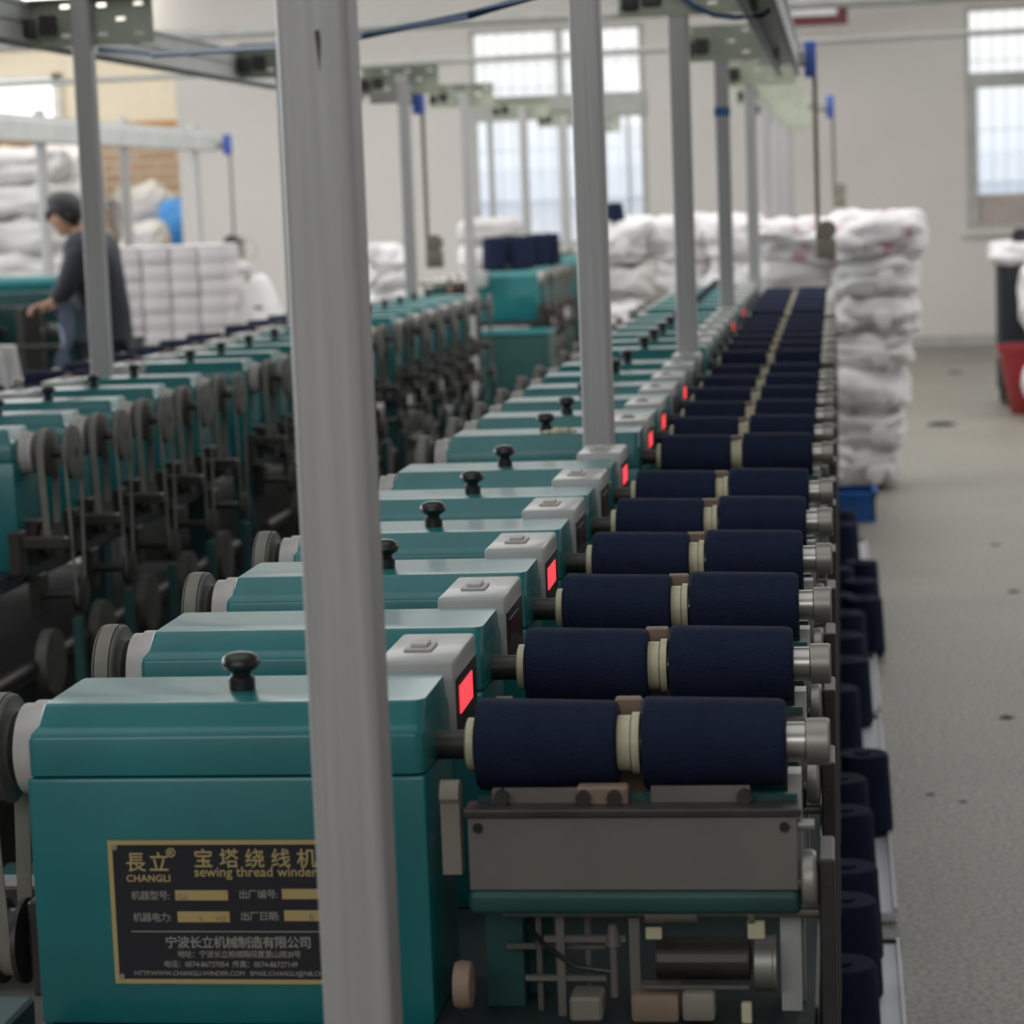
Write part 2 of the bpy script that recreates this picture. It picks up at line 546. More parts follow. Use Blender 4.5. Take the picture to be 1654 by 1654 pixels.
        obj('lower_pulley', b, M['oily'], t)
        b = B(); cyl(b, (X(x0 - wd), 0, zc), (X(-0.8), 0.0, zc), 0.01, seg=8); box(b, X(-0.83), X(-0.8), -0.03, 0.03, zc - 0.05, zc + 0.05, 0.003, 1)
        obj('idler_arm', b, M['oily'], t)
    b = B(); cyl(b, (X(-0.925 if two else -0.872), 0, Z(1.062)), (X(-0.8), 0, Z(1.062)), 0.011, seg=12); obj('pulley_shaft', b, M['oily'], t)
    b = B(); box(b, X(-0.83), X(-0.8), 0.1, 0.15, Z(0.8), Z(0.9), 0.004, 1); box(b, X(-0.93), X(-0.8), 0.11, 0.14, Z(0.86), Z(0.885), 0.003, 1)
    obj('belt_shifter', b, M['oily'], t)
    # spindle side
    b = B(); cyl(b, (X(-0.405), 0, Z(1.062)), (X(-0.363), 0, Z(1.062)), 0.0145); obj('spindle', b, M['oily'], t)
    b = B(); lathe(b, [(0.022, X(-0.376)), (0.0265, X(-0.374)), (0.0265, X(-0.367)), (0.02, X(-0.365))], (0, 0, Z(1.062)), 'X'); obj('flange_ring', b, M['ivory'], t)
    b = B(); cyl(b, (X(-0.365), 0, Z(1.062)), (X(-0.05), 0, Z(1.062)), 0.0135, seg=16); obj('mandrel', b, M['steel'], t)
    b = B()
    lathe(b, [(0.02, X(-0.2255)), (0.0275, X(-0.225)), (0.0275, X(-0.212)), (0.024, X(-0.2118)), (0.024, X(-0.2105)), (0.0305, X(-0.2103)), (0.0305, X(-0.203)), (0.02, X(-0.2025))], (0, 0, Z(1.062)), 'X')
    obj('divider_collar', b, M['ivory'], t)
    b = B(); lathe(b, [(0.015, X(-0.06)), (0.0195, X(-0.0595)), (0.0195, X(-0.042)), (0.015, X(-0.0415))], (0, 0, Z(1.062)), 'X'); obj('mandrel_sleeve', b, M['steel'], t)
    b = B(); lathe(b, [(0.012, X(-0.0415)), (0.0225, X(-0.041)), (0.023, X(-0.039)), (0.023, X(-0.02)), (0.0215, X(-0.018)), (0.01, X(-0.018))], (0, 0, Z(1.062)), 'X'); obj('end_cap', b, M['brushed'], t)
    # bracket behind the collar
    b = B(); box(b, X(-0.232), X(-0.205), 0.048, 0.062, Z(0.99), Z(1.097), 0.002, 1); obj('rear_bracket', b, M['tan'], t)
    # traverse box in front of the spools
    b = B()
    box(b, X(-0.366), X(-0.05), -0.082, -0.07, Z(0.936), Z(1.008), 0.001, 1)
    obj('guide_panel', b, M['panel'], t)
    b = B(); box(b, X(-0.37), X(-0.046), -0.085, -0.045, Z(1.008), Z(1.016), 0.0015, 1); obj('top_rail', b, M['oily'], t)
    b = B(); box(b, X(-0.368), X(-0.048), -0.086, -0.03, Z(0.912), Z(0.936), 0.007, 3); obj('green_rail', b, M['green_dark'], t)
    b = B(); box(b, X(-0.2), X(-0.05), 0.062, 0.075, Z(0.95), Z(1.03)); box(b, X(-0.36), X(-0.05), -0.05, -0.04, Z(1.016), Z(1.022)); obj('back_plate', b, M['green_dark'], t)
    for x in (-0.356, -0.062):
        b = B(); cyl(b, (X(x), -0.084, Z(0.998)), (X(x), -0.079, Z(0.998)), 0.005, seg=10)
        obj('panel_screw', b, M['black'], t)
    b = B(); box(b, X(-0.345), X(-0.262), -0.056, -0.046, Z(1.016), Z(1.029)); obj('traverse_bar', b, M['panel'], t)
    b = B(); box(b, X(-0.19), X(-0.095), -0.056, -0.05, Z(1.016), Z(1.031)); obj('traverse_bar', b, M['panel'], t)
    b = B(); box(b, X(-0.262), X(-0.212), -0.06, -0.04, Z(1.014), Z(1.032), 0.002, 1); obj('thread_guide', b, M['tan'], t)
    for x in (-0.335, -0.255, -0.225, -0.1):
        b = B()
        cyl(b, (X(x), -0.066, Z(1.022)), (X(x), -0.046, Z(1.022)), 0.0075, seg=12)
        cyl(b, (X(x), -0.062, Z(1.016)), (X(x), -0.062, Z(1.03)), 0.0025, seg=8)
        obj('guide_screw', b, M['oily'], t)
    # left support arm with rounded head
    b = B()
    pts = [(-0.075, Z(0.95)), (-0.055, Z(0.95)), (-0.055, Z(1.02))]
    for i in range(9):
        a = pi * i / 8
        pts.append((-0.066 + 0.014 * cos(a), Z(1.026) + 0.016 * sin(a)))
    pts.append((-0.075, Z(1.02)))
    prism(b, pts, X(-0.393), X(-0.3745))
    obj('support_arm', b, M['cast'], t)
    # end rollers and side plate
    b = B()
    lathe(b, [(0.01, X(-0.048)), (0.026, X(-0.046)), (0.0275, X(-0.043)), (0.0275, X(-0.036)), (0.025, X(-0.033)), (0.01, X(-0.031))], (0, -0.075, Z(0.946)), 'X')
    obj('traverse_drum', b, M['brushed'], t)
    b = B(); cyl(b, (X(-0.05), -0.07, Z(0.997)), (X(-0.034), -0.07, Z(0.997)), 0.006, seg=12); obj('bolt', b, M['brushed'], t)
    b = B(); box(b, X(-0.031), X(-0.0155), -0.088, 0.0, Z(0.55), Z(0.968), 0.002, 1); cyl(b, (X(-0.023), -0.0895, Z(0.938)), (X(-0.023), -0.087, Z(0.938)), 0.004, seg=10)
    obj('side_plate', b, M['oily'], t)
    b = B(); box(b, X(-0.06), X(-0.047), 0.0, 0.03, Z(0.8), Z(1.03)); obj('back_strut', b, M['box'], t)
    # mechanism below
    b = B(); cyl(b, (X(-0.34), -0.045, Z(0.905)), (X(-0.032), -0.045, Z(0.905)), 0.0065, seg=12); cyl(b, (X(-0.2), -0.045, Z(0.904)), (X(-0.15), -0.045, Z(0.904)), 0.011, seg=14); cyl(b, (X(-0.1), -0.045, Z(0.905)), (X(-0.094), -0.045, Z(0.905)), 0.013, seg=14)
    obj('traverse_rod', b, M['brushed'], t)
    b = B(); lathe(b, [(0.01, X(-0.192)), (0.021, X(-0.191)), (0.021, X(-0.1)), (0.01, X(-0.099))], (0, -0.03, Z(0.853)), 'X'); obj('tension_roller', b, M['oily'], t)
    b = B(); box(b, X(-0.189), X(-0.102), -0.0535, -0.05, Z(0.856), Z(0.864)); obj('roller_strip', b, M['panel'], t)
    b = B(); lathe(b, [(0.012, X(-0.096)), (0.027, X(-0.095)), (0.027, X(-0.078)), (0.028, X(-0.077)), (0.028, X(-0.074)), (0.012, X(-0.073))], (0, -0.03, Z(0.848)), 'X'); obj('brake_drum', b, M['brushed'], t)
    for q in ((-0.101, -0.084, -0.05, -0.047, 0.878, 0.897), (-0.2, -0.184, -0.052, -0.047, 0.878, 0.89), (-0.108, -0.098, -0.07, -0.06, 0.8, 0.82)):
        b = B(); box(b, X(q[0]), X(q[1]), q[2], q[3], Z(q[4]), Z(q[5]), 0.001, 1); obj('ivory_block', b, M['ivory'], t)
    b = B(); box(b, X(-0.07), X(-0.05), -0.03, 0.02, Z(0.8), Z(0.9)); obj('stand_plate', b, M['box'], t)
    b = B()
    box(b, X(-0.288), X(-0.28), -0.05, -0.04, Z(0.8), Z(0.905)); box(b, X(-0.3), X(-0.22), -0.048, -0.042, Z(0.874), Z(0.88)); box(b, X(-0.32), X(-0.24), -0.048, -0.042, Z(0.835), Z(0.84)); box(b, X(-0.216), X(-0.206), -0.052, -0.04, Z(0.8), Z(0.9))
    cyl(b, (X(-0.232), -0.05, Z(0.82)), (X(-0.232), -0.05, Z(0.875)), 0.004, seg=8); cyl(b, (X(-0.232), -0.05, Z(0.872)), (X(-0.232), -0.05, Z(0.893)), 0.008, 0.004, seg=10)
    obj('linkage', b, M['panel'], t)
    b = B(); box(b, X(-0.275), X(-0.243), -0.07, -0.03, Z(0.8), Z(0.825), 0.003, 1); obj('gear_case', b, M['cast'], t)
    b = B(); box(b, X(-0.165), X(-0.133), -0.075, -0.05, Z(0.803), Z(0.832), 0.004, 2); obj('gear_case', b, M['cast'], t)
    b = B(); box(b, X(-0.215), X(-0.168), -0.07, -0.02, Z(0.8), Z(0.828), 0.004, 2); obj('gear_case', b, M['tan'], t)
    b = B(); lathe(b, [(0.01, X(-0.388)), (0.022, X(-0.386)), (0.024, X(-0.38)), (0.022, X(-0.37)), (0.01, X(-0.368))], (0, -0.07, Z(0.838)), 'X'); obj('cam_wheel', b, M['tan'], t)
    b = B(); tube_path(b, [(X(-0.318), -0.03, Z(0.885)), (X(-0.3), -0.05, Z(0.872)), (X(-0.27), -0.055, Z(0.852)), (X(-0.235), -0.05, Z(0.845))], 0.0025, 8); obj('lead_wire', b, M['black'], t)
    for q in ((-0.34, -0.24, -0.034, -0.028, 0.862, 0.868), (-0.262, -0.256, -0.032, -0.02, 0.8, 0.9), (-0.31, -0.304, -0.036, -0.03, 0.8, 0.9), (-0.205, -0.1, -0.065, -0.058, 0.832, 0.836)):
        b = B(); box(b, X(q[0]), X(q[1]), q[2], q[3], Z(q[4]), Z(q[5]), 0.0008, 1); obj('guide_bar', b, M['wheel'], t)
    b = B(); box(b, X(-0.362), X(-0.325), -0.02, 0.08, Z(0.8), Z(0.91)); box(b, X(-0.325), X(-0.3), 0.02, 0.03, Z(0.8), Z(0.93)); obj('bearing_block', b, M['green_dark'], t)
    return t


def make_spool():
    """axis along x, centred on the root"""
    t = thing('thread_spool', '', 'thread spool')
    b = B()
    prof = [(0.0165, -0.0695), (0.043, -0.0695), (0.0455, -0.067), (0.0458, -0.06)]
    for i in range(1, 12):
        h = -0.06 + 0.12 * i / 12
        prof.append((0.0458 - 0.0032 * i / 12, h))
    prof += [(0.0424, 0.062), (0.041, 0.0675), (0.038, 0.0695), (0.0165, 0.0695)]
    lathe(b, prof, axis='X', seg=36)
    obj('wound_thread', b, M['navy'], t)
    b = B(); lathe(b, [(0.0145, -0.071), (0.0163, -0.071), (0.0163, 0.0713), (0.0145, 0.0713)], axis='X', seg=20)
    obj('paper_tube', b, M['hub'], t)
    return t


head0 = make_head(False)
head_b = make_head(True)
b = B(); box(b, -0.4005 - PX, -0.3995 - PX, 0.118, 0.205, 1.068 - 0.8, 1.097 - 0.8)
off_me = mesh('display_window', b, M['led_off'], 0)


def unlit(h):
    for c in h.children:
        for d in c.children:
            if d.name.startswith('red_display'):
                d.name = 'display_window'
                d.data = off_me
                if 'label' in d:
                    del d['label']


spool0 = make_spool()
used = {'h': False, 's': False, 'b': False}


def put_head(x, y, rz, label, group):
    k_ = 'h' if rz == 0 else 'b'
    src_ = head0 if rz == 0 else head_b
    o = src_ if not used[k_] else dup(src_)
    used[k_] = True
    o.location = (x, y, 0.8)
    o.rotation_euler = (0, 0, rz)
    tag(o, label, 'winding machine', group)
    return o


def put_spool(x, y, rz, label, group):
    o = spool0 if not used['s'] else dup(spool0)
    used['s'] = True
    o.location = (x, y, 1.062)
    o.rotation_euler = (0, 0, rz)
    return tag(o, label, 'thread spool', group)


SECT = (0.0, 2.64, 5.28, 7.92)
NEAR = []
k = 0
for s in SECT:
    for i in range(6):
        y = YC + s + 0.4 * i
        extra = ', bearing the nameplate' if k == 0 else ''
        hd_ = put_head(PX, y, 0, 'green winding head, %s from the camera in the near machine row%s' % (ORD[k], extra), 'winding heads of the near row')
        NEAR.append((k, hd_))
        put_spool(-0.294, y, 0, 'navy thread spool, inner one beside the green %s head of the near row' % ORD[k], 'inner navy spools of the near row')
        put_spool(-0.13, y, 0, 'navy thread spool, aisle-side one on the %s head of the near row' % ORD[k], 'aisle-side navy spools of the near row')
        k += 1
for kk, hd_ in NEAR:
    if kk not in (0, 2, 5, 6, 7, 9, 16, 18):
        unlit(hd_)
unlit(head_b)
k = 0
BX = -2.06
for s in SECT[1:]:
    for i in range(6):
        y = YC + s + 0.4 * i
        if y < 5.2:
            continue
        put_head(BX, y, pi, 'green winding head in the left machine row, %s from the camera end' % ORD[k], 'winding heads of the left row')
        put_spool(BX - 0.294 + 0.59 - 0.592 , y, pi, 'dark spool behind the hood of the %s head of the left row' % ORD[k], 'inner dark spools of the left row')
        put_spool(BX - 0.46, y, pi, 'dark spool at the far end of the %s head of the left row' % ORD[k], 'outer dark spools of the left row')
        k += 1
for i in range(8):
    put_head(-2.15, 16.1 + 0.4 * i + (1.05 if i > 3 else 0), pi, 'green winding head, %s of the far machine with dark cones on top' % ORD[i], 'winding heads of the far machine')

# machine frames under the heads


def frame(label, x, y0, y1, rz, end_panel):
    L = (y1 - y0) / 2
    t = thing('machine_frame', label, 'machine frame', (x, (y0 + y1) / 2, 0), rz, 'machine frames')
    b = B(); box(b, -0.205, 0.555, -L, L, 0.765, 0.8, 0.003, 1); obj('table_top', b, M['table'], t)
    for sx in (-0.18, 0.5):
        for sy in (-L + 0.08, 0, L - 0.08):
            b = B(); box(b, sx - 0.03, sx + 0.03, sy - 0.03, sy + 0.03, 0, 0.765); obj('leg', b, M['green_dark'], t)
    b = B(); box(b, -0.21, -0.15, -L, L, 0.4, 0.46); obj('side_rail', b, M['green_dark'], t)
    b = B(); box(b, 0.47, 0.53, -L, L, 0.25, 0.31); obj('side_rail', b, M['green_dark'], t)
    b = B(); box(b, -0.24, 0.35, -L + 0.02, L - 0.02, 0.05, 0.56, 0.01, 1); obj('drive_cover', b, M['oily'], t)
    b = B(); cyl(b, (-0.26, -L, 0.6), (-0.26, L, 0.6), 0.018, seg=12); obj('drive_shaft', b, M['oily'], t)
    for q in range(int(2 * L / 0.4)):
        yy = -L + 0.13 + 0.4 * q + 0.1
        b = B()
        lathe(b, [(0.02, -0.295), (0.075, -0.293), (0.075, -0.268), (0.02, -0.266)], (0, yy, 0.6), 'X', 24)
        obj('line_wheel', b, M['wheel'], t)
        b = B(); box(b, -0.36, -0.22, yy - 0.012, yy + 0.012, 0.3, 0.33); box(b, -0.36, -0.34, yy - 0.012, yy + 0.012, 0.3, 0.7); obj('belt_lever', b, M['green_dark'], t)
    if end_panel:
        b = B(); box(b, -0.2, 0.19, -L - 0.01, -L + 0.02, 0.1, 0.765, 0.006, 2); obj('end_panel', b, M['green'], t)
    return t


for i, s in enumerate(SECT):
    frame('dark green frame under the %s group of six heads in the near row' % ORD[i], PX, YC + s - 0.12, YC + s + 2.12, 0, i == 0)
for i, s in enumerate(SECT[1:]):
    frame('dark green frame under the %s group of heads in the left row' % ORD[i], BX, YC + s - 0.12, YC + s + 2.12, pi, False)
frame('dark green frame under the far machine topped with dark cones', -2.15, 15.98, 17.5, pi, False)
frame('dark green frame at the rear of the far machine topped with dark cones', -2.15, 18.6, 20.3, pi, False)
t = thing('cable_box', 'dark green box standing low before the far machine', 'box', (-2.05, 15.6, 0))
b = B(); box(b, -0.24, 0.24, -0.2, 0.2, 0.0, 0.74, 0.01, 2); obj('casing', b, M['green_dark'], t)
b = B(); box(b, -0.25, 0.25, -0.21, 0.21, 0.74, 0.76, 0.004, 1); obj('lid', b, M['green'], t)

t = thing('dark_filler', 'added dark trough on the floor between both machine rows', 'filler', (-1.28, 2.3, 0))  # added block that keeps the gap dark, in place of unmodelled clutter
b = B(); box(b, -0.36, 0.36, 0, 10.2, 0.0, 0.3, 0.01, 1); obj('casing', b, M['oily'], t)
for i in range(12):
    b = B(); box(b, -0.34, -0.02, 0.1 + 0.8 * i, 0.6 + 0.8 * i, 0.3, 0.36, 0.006, 1); obj('cover_lid', b, M['green_dark'], t)
    b = B(); box(b, 0.1, 0.15, 0.3 + 0.8 * i, 0.35 + 0.8 * i, 0.3, 0.62); box(b, -0.2, 0.3, 0.3 + 0.8 * i, 0.35 + 0.8 * i, 0.6, 0.63); obj('support', b, M['green_dark'], t)
# nameplate on the first head -----------------------------------------------------------------


def text_mesh(parts, bold=0.0):
    """parts: (string, x, z, size, halign, spacing)"""
    bm = bmesh.new()
    for s, x, z, size, al, sp in parts:
        cu = bpy.data.curves.new('lettering', 'FONT')
        cu.body = s
        cu.size = size
        cu.align_x = al
        cu.space_character = sp
        cu.extrude = 0.0002
        cu.offset = bold
        cu.resolution_u = 3
        ob = bpy.data.objects.new('lettering', cu)
        C.objects.link(ob)
        dg = bpy.context.evaluated_depsgraph_get()
        me = bpy.data.meshes.new_from_object(ob.evaluated_get(dg))
        me.transform(Matrix.Translation((x, 0, z)) @ Matrix.Rotation(pi / 2, 4, 'X'))
        bm.from_mesh(me)
        bpy.data.meshes.remove(me)
        bpy.data.objects.remove(ob)
        bpy.data.curves.remove(cu)
    return bm


# plate: x -0.714..-0.45, z 0.854..0.997 on the plane y = 2.285
px0, px1, pz0, pz1 = -0.7235 - PX, -0.443 - PX, 0.8435 - 0.8, 0.9885 - 0.8
pw, ph = px1 - px0, pz1 - pz0
b = B(); box(b, px0, px1, -0.0875, -0.085, pz0, pz1, 0.0008, 1)
pl = obj('nameplate', b, M['plate_black'], head0, label='black nameplate with brass border and lettering')
b = B()
e = 0.0045
for (a, c, d, f) in ((px0, px1, pz1 - e, pz1), (px0, px1, pz0, pz0 + e), (px0, px0 + e, pz0 + e, pz1 - e), (px1 - e, px1, pz0 + e, pz1 - e)):
    box(b, a, c, -0.0882, -0.0874, d, f)
obj('plate_border', b, M['gold'], pl)
u = pw / 0.276      # layout scale
XX = lambda px: px0 + (px - 175) * 0.00063          # along the plate
ZZ = lambda pz: pz1 - (pz - 1354) * 0.00063
for (a, c, d, f) in ((279, 363, 1434, 1450), (449, 540, 1432, 1448), (281, 364, 1468, 1485), (451, 542, 1466, 1483)):
    b = B(); box(b, XX(a), XX(c), -0.088, -0.0874, ZZ(f), ZZ(d))
    obj('entry_field', b, M['gold'], pl)
b = B(); box(b, XX(205), XX(590), -0.0878, -0.0874, ZZ(1501), ZZ(1499.5)); obj('divider_line', b, M['silver'], pl)
q = 0.00063
LINES = [
    ('brand_characters', '長 立', 202, 1401, 33, 0.85, 'gold', 0.0002), ('brand_name', 'CHANGLI', 202, 1420, 15.5, 1.08, 'gold', 0.0002), ('title_characters', '宝 塔 绕 线 机', 311, 1395, 32, 1.0, 'gold', 0.0002),
    ('title', 'sewing thread winder', 311, 1412, 22.3, 1.0, 'gold', 0.0001), ('company_line', '宁波长立机械制造有限公司', 258, 1525, 20.5, 0.895, 'silver', 0.0001),
    ('registered_mark', '®', 268, 1381, 20, 1, 'gold', 0.0002), ('field_name', '机器型号:', 208, 1448, 15.5, 0.9, 'silver', 0), ('field_name', '出厂编号:', 380, 1446, 15.5, 0.9, 'silver', 0),
    ('field_name', '机器电力:', 209, 1483, 15.5, 0.9, 'silver', 0), ('field_name', '出厂日期:', 381, 1481, 15.5, 0.9, 'silver', 0),
    ('address_line', '地址：宁波长立柏坡路段夏里山商20号', 277, 1541, 12.5, 0.86, 'silver', 0), ('phone_line', '电话：0574-86727054  传真：0574-86727149', 254, 1557, 12, 0.92, 'silver', 0),
    ('web_line', 'HTTP:WWW.CHANGLI-WINDER.COM   EMAIL:CHANGLI@NB.CHINA.COM', 206, 1571, 10.5, 0.98, 'silver', 0),
    ('field_entry', 'GL', 283, 1449, 14, 1, 'tan', 0), ('field_entry', 'V', 314, 1484, 13, 1, 'tan', 0), ('field_entry', 'HZ', 342, 1484, 13, 1, 'tan', 0), ('field_entry', '8', 490, 1482, 15, 1, 'tan', 0)]
for nm, body, lx, lz, size, sp, col_, bold in LINES:
    bm = text_mesh([(body, XX(lx), ZZ(lz), size * q, 'LEFT', sp)], bold)
    bmesh.ops.translate(bm, verts=bm.verts, vec=(0, -0.0882 if nm == 'field_entry' else -0.0877, 0))
    obj(nm, bm, M[col_], pl, smooth=0)
for (x, z) in ((px0 + .007, pz0 + .007), (px0 + .007, pz1 - .007), (px1 - .007, pz0 + .007), (px1 - .007, pz1 - .007)):
    b = B(); cyl(b, (x, -0.0875, z), (x, -0.0892, z), 0.0035, 0.0028, 12)
    obj('rivet', b, M['steel'], pl)

# ------------------------------------------------------------------ overhead racks


def post_bm(h):
    b = B()
    r = 0.03
    # galvanised profile: flat faces with a shallow groove each, rounded corners
    out = []
    for sx_, sy_ in ((1, -1), (1, 1), (-1, 1), (-1, -1)):
        pass
    side = [(-0.0225, -r + 0.0002), (-0.0185, -r), (-0.0165, -r + 0.0004), (-0.0145, -r + 0.0001), (-0.004, -r), (0.009, -r), (0.0125, -r + 0.0005), (0.0165, -r), (0.0215, -r + 0.0004), (0.0258, -r + 0.0018), (0.0285, -r + 0.0042)]
    pts = []
    for kk in range(4):
        a = kk * pi / 2
        for x, y in side:
            pts.append((x * cos(a) - y * sin(a), x * sin(a) + y * cos(a)))
    lo = [b.verts.new((x, y, 0)) for x, y in pts]
    hi = [b.verts.new((x, y, h)) for x, y in pts]
    kn = len(pts)
    for i in range(kn):
        j = (i + 1) % kn
        b.faces.new((lo[i], lo[j], hi[j], hi[i]))
    b.faces.new(lo[::-1]); b.faces.new(hi)
    return b


def slotted(b, x0, x1, y0, y1, z0, z1):
    """angle-iron plate with staggered slots"""
    nx = 7
    xs = [x0 + (x1 - x0) * i / (nx * 2) for i in range(nx * 2 + 1)]
    zs = [z0, z0 + .2 * (z1 - z0), z0 + .28 * (z1 - z0), z0 + .52 * (z1 - z0), z0 + .6 * (z1 - z0), z0 + .84 * (z1 - z0), z0 + .92 * (z1 - z0), z1]
    holes = set()
    for r, row in enumerate((1, 3, 5)):
        for c in range(nx * 2):
            if (c + 2 * r) % 4 == 1 and 0 < c < nx * 2 - 1:
                holes.add((c, row))
    for c in range(nx * 2):
        for r in range(7):
            if (c, r) not in holes:
                box(b, xs[c], xs[c + 1], y0, y1, zs[r], zs[r + 1])


post_me = mesh('post', post_bm(2.24), M['post'], 25)
b = B(); slotted(b, -0.21, 0.19, -0.035, -0.031, 2.1, 2.235); box(b, -0.21, 0.19, -0.035, 0.02, 2.235, 2.239)
plate_me = mesh('bracket_plate', b, M['plate'], 0)
b = B(); box(b, -0.1, -0.045, -0.05, -0.035, 2.13, 2.19, 0.004, 1); cyl(b, (-0.075, -0.053, 2.16), (-0.075, -0.05, 2.16), 0.012, seg=12); box(b, -0.16, -0.11, -0.06, -0.036, 2.12, 2.18, 0.006, 2)
clamp_me = mesh('clamp', b, M['oily'], 30)


def rack(label, posts, bx, by0, by1, dx, rz):
    t = thing('overhead_rack', label, 'rack', (posts[0][1], posts[0][0], 0))
    X0, Y0 = posts[0][1], posts[0][0]
    for (y, x) in posts:
        obj('post', post_me, None, t, (x - X0, y - Y0, 0))
        for nm, me_ in (('bracket_plate', plate_me), ('clamp', clamp_me)):
            o = obj(nm, me_, None, t, (x - X0 - (0.03 if rz and y > 12 else 0) + (dx if nm != 'clamp' else (-0.02 if rz else 0.0)), y - Y0, (max(0.0, min(0.06, (y - 8) * 0.0085)) if rz else 0.0)))
            if nm == 'bracket_plate':
                o.rotation_euler = (0, 0, rz)
    zb = 2.115 if rz else 2.085
    b = B()
    box(b, bx - 0.04 - X0, bx - 0.036 - X0, by0 - Y0, by1 - Y0, zb, zb + 0.12)
    box(b, bx + 0.036 - X0, bx + 0.04 - X0, by0 - Y0, by1 - Y0, zb, zb + 0.12)
    box(b, bx - 0.04 - X0, bx + 0.04 - X0, by0 - Y0, by1 - Y0, zb + 0.055, zb + 0.06)
    for sx_ in (-1, 1):
        for zz in (zb, zb + 0.112):
            box(b, bx + sx_ * 0.04 - X0 - 0.012, bx + sx_ * 0.04 - X0 + 0.012, by0 - Y0, by1 - Y0, zz, zz + 0.008)
    obj('beam', b, M['beam'], t, smooth=0)
    return t


PY = (2.0, 4.8, 7.3, 9.97, 12.5, 15.2, 17.85, 20.5, 23.2)
PXs = (-0.414, -0.471, -0.446, -0.445, -0.42, -0.42, -0.42, -0.42, -0.42)
ra = rack('galvanised post-and-beam rack running over the near machine row', list(zip(PY, PXs)), -0.2, 1.2, 11.25, 0.04, 0)
rb = rack('galvanised post-and-beam rack running over the left machine row', [(4.69, -2.235), (7.33, -2.235), (9.97, -2.21), (12.61, -2.18), (15.25, -2.26), (17.89, -2.23), (20.53, -2.22), (23.1, -2.15)], -2.44, 4.0, 12.7, 0.0, pi)
b = B()
fr_ = [b.verts.new((0.006 + x, -0.0306, z)) for x, z in ((-0.0022, 1.737), (0.0004, 1.704), (0.0026, 1.73), (0.0016, 1.738))]
bk_ = [b.verts.new((v.co.x, -0.0296, v.co.z)) for v in fr_]
b.faces.new(fr_); b.faces.new(bk_[::-1])
for i in range(4):
    b.faces.new((fr_[i], fr_[(i + 1) % 4], bk_[(i + 1) % 4], bk_[i]))
obj('scratch_mark', b, M['oily'], ra, (0, 0, 0), label='dark vertical scratch')
b = B(); box(b, -0.0315, 0.0315, -0.0315, 0.0315, 0, 0.035)
tp = obj('tape_wrap', b, M['tape'], ra, (-0.445 + 0.414, 9.97 - 2.0, 1.885), label='band of blue tape')


def drive(label, x, y, z, zend, foot):
    t = thing('drive_unit', label, 'motor', (x, y, z), 0, 'blue drive units at the rack ends')
    b = B(); box(b, -0.035, 0.02, -0.05, 0.05, -0.08, 0.08, 0.01, 2); obj('gearbox', b, M['blue'], t)
    b = B(); box(b, -0.24, -0.03, -0.12, -0.02, -0.02, 0.03, 0.003, 1); obj('mounting_arm', b, M['galv'], t)
    b = B(); cyl(b, (-0.02, 0, 0), (-0.09, 0, 0), 0.03, seg=16); obj('motor', b, M['black'], t)
    b = B(); cyl(b, (0.01, 0, -0.08), (0.01, 0, zend - z), 0.011, seg=10); obj('hanging_rod', b, mat('rusty_rod_%s' % len(bpy.data.materials), (0.16, 0.12, 0.09), 0.6), t)
    if foot:
        b = B()
        lathe(b, [(0.01, -0.03), (0.04, -0.028), (0.045, 0.0), (0.04, 0.03), (0.015, 0.034)], (0.05, 0, zend - z + 0.13), 'Y', 18)
        box(b, 0.0, 0.09, -0.03, 0.03, zend - z, zend - z + 0.09, 0.01, 2)
        obj('foot_motor', b, M['cast'], t)
    return t


drive('blue drive unit with brown rod, over the near row end', -0.1, 11.32, 2.16, 1.27, True)
drive('small blue drive unit with rod, beyond the near row before the back wall', -0.03, 18.0, 2.15, 1.44, True)
drive('blue drive unit with rod, over the end of the left row', -2.12, 12.75, 2.12, 1.25, True)
drive('blue drive unit at the end of the leftmost beam', -4.73, 19.2, 2.09, 1.2, True)

t = thing('overhead_rack', 'leftmost pale beam on thin posts above the packing area', 'rack', (-4.85, 14.9, 0))
for y in (11.5, 14.9, 16.7, 18.6):
    obj('post', post_me, None, t, (0, y - 14.9, 0))
b = B(); box(b, -0.05, 0.05, 9 - 14.9, 19.15 - 14.9, 2.04, 2.17, 0.006, 1); box(b, -0.03, 0.03, 9 - 14.9, 19.15 - 14.9, 2.17, 2.2); obj('beam', b, M['beam'], t)

# pipes across the hall, hoses
b = B(); cyl(b, (-9.9, 17.7, 2.52), (4.9, 18.2, 2.66), 0.022, seg=10)
tag(obj('pipe', b, M['pipe']), 'thin grey pipe crossing the whole hall below window tops', 'pipe')
b = B(); cyl(b, (-9.9, 22, 3.13), (4.9, 22, 3.18), 0.05, seg=12)
tag(obj('pipe', b, M['pipe']), 'thicker grey pipe crossing high in front of back wall', 'pipe')
pts = [(-2.16, 7.25, 2.08), (-1.9, 6.9, 2.035), (-1.32, 6.0, 1.985), (-1.05, 5.6, 1.975), (-0.75, 5.2, 1.98), (-0.5, 4.85, 2.0), (-0.46, 4.77, 2.08)]
b = B(); tube_path(b, pts, 0.009); tag(obj('air_hose', b, M['cable']), 'long blue hose slung between the two overhead racks', 'hose')
pts = [(-0.46, 7.25, 2.18), (-0.4, 7.24, 2.125), (-0.34, 7.24, 2.095), (-0.28, 7.24, 2.085), (-0.2, 7.24, 2.087), (-0.17, 7.24, 2.11)]
b = B(); tube_path(b, pts, 0.008); tag(obj('air_hose', b, M['cable']), 'short blue hose looped under the near rack bracket', 'hose')
t = thing('sign_board', 'maroon hanging sign with white lettering high before back wall', 'sign', (-0.15, 23.6, 3.075))
b = B(); box(b, -0.32, 0.28, 0, 0.05, 0, 0.36, 0.006, 1); obj('board', b, M['sign'], t)
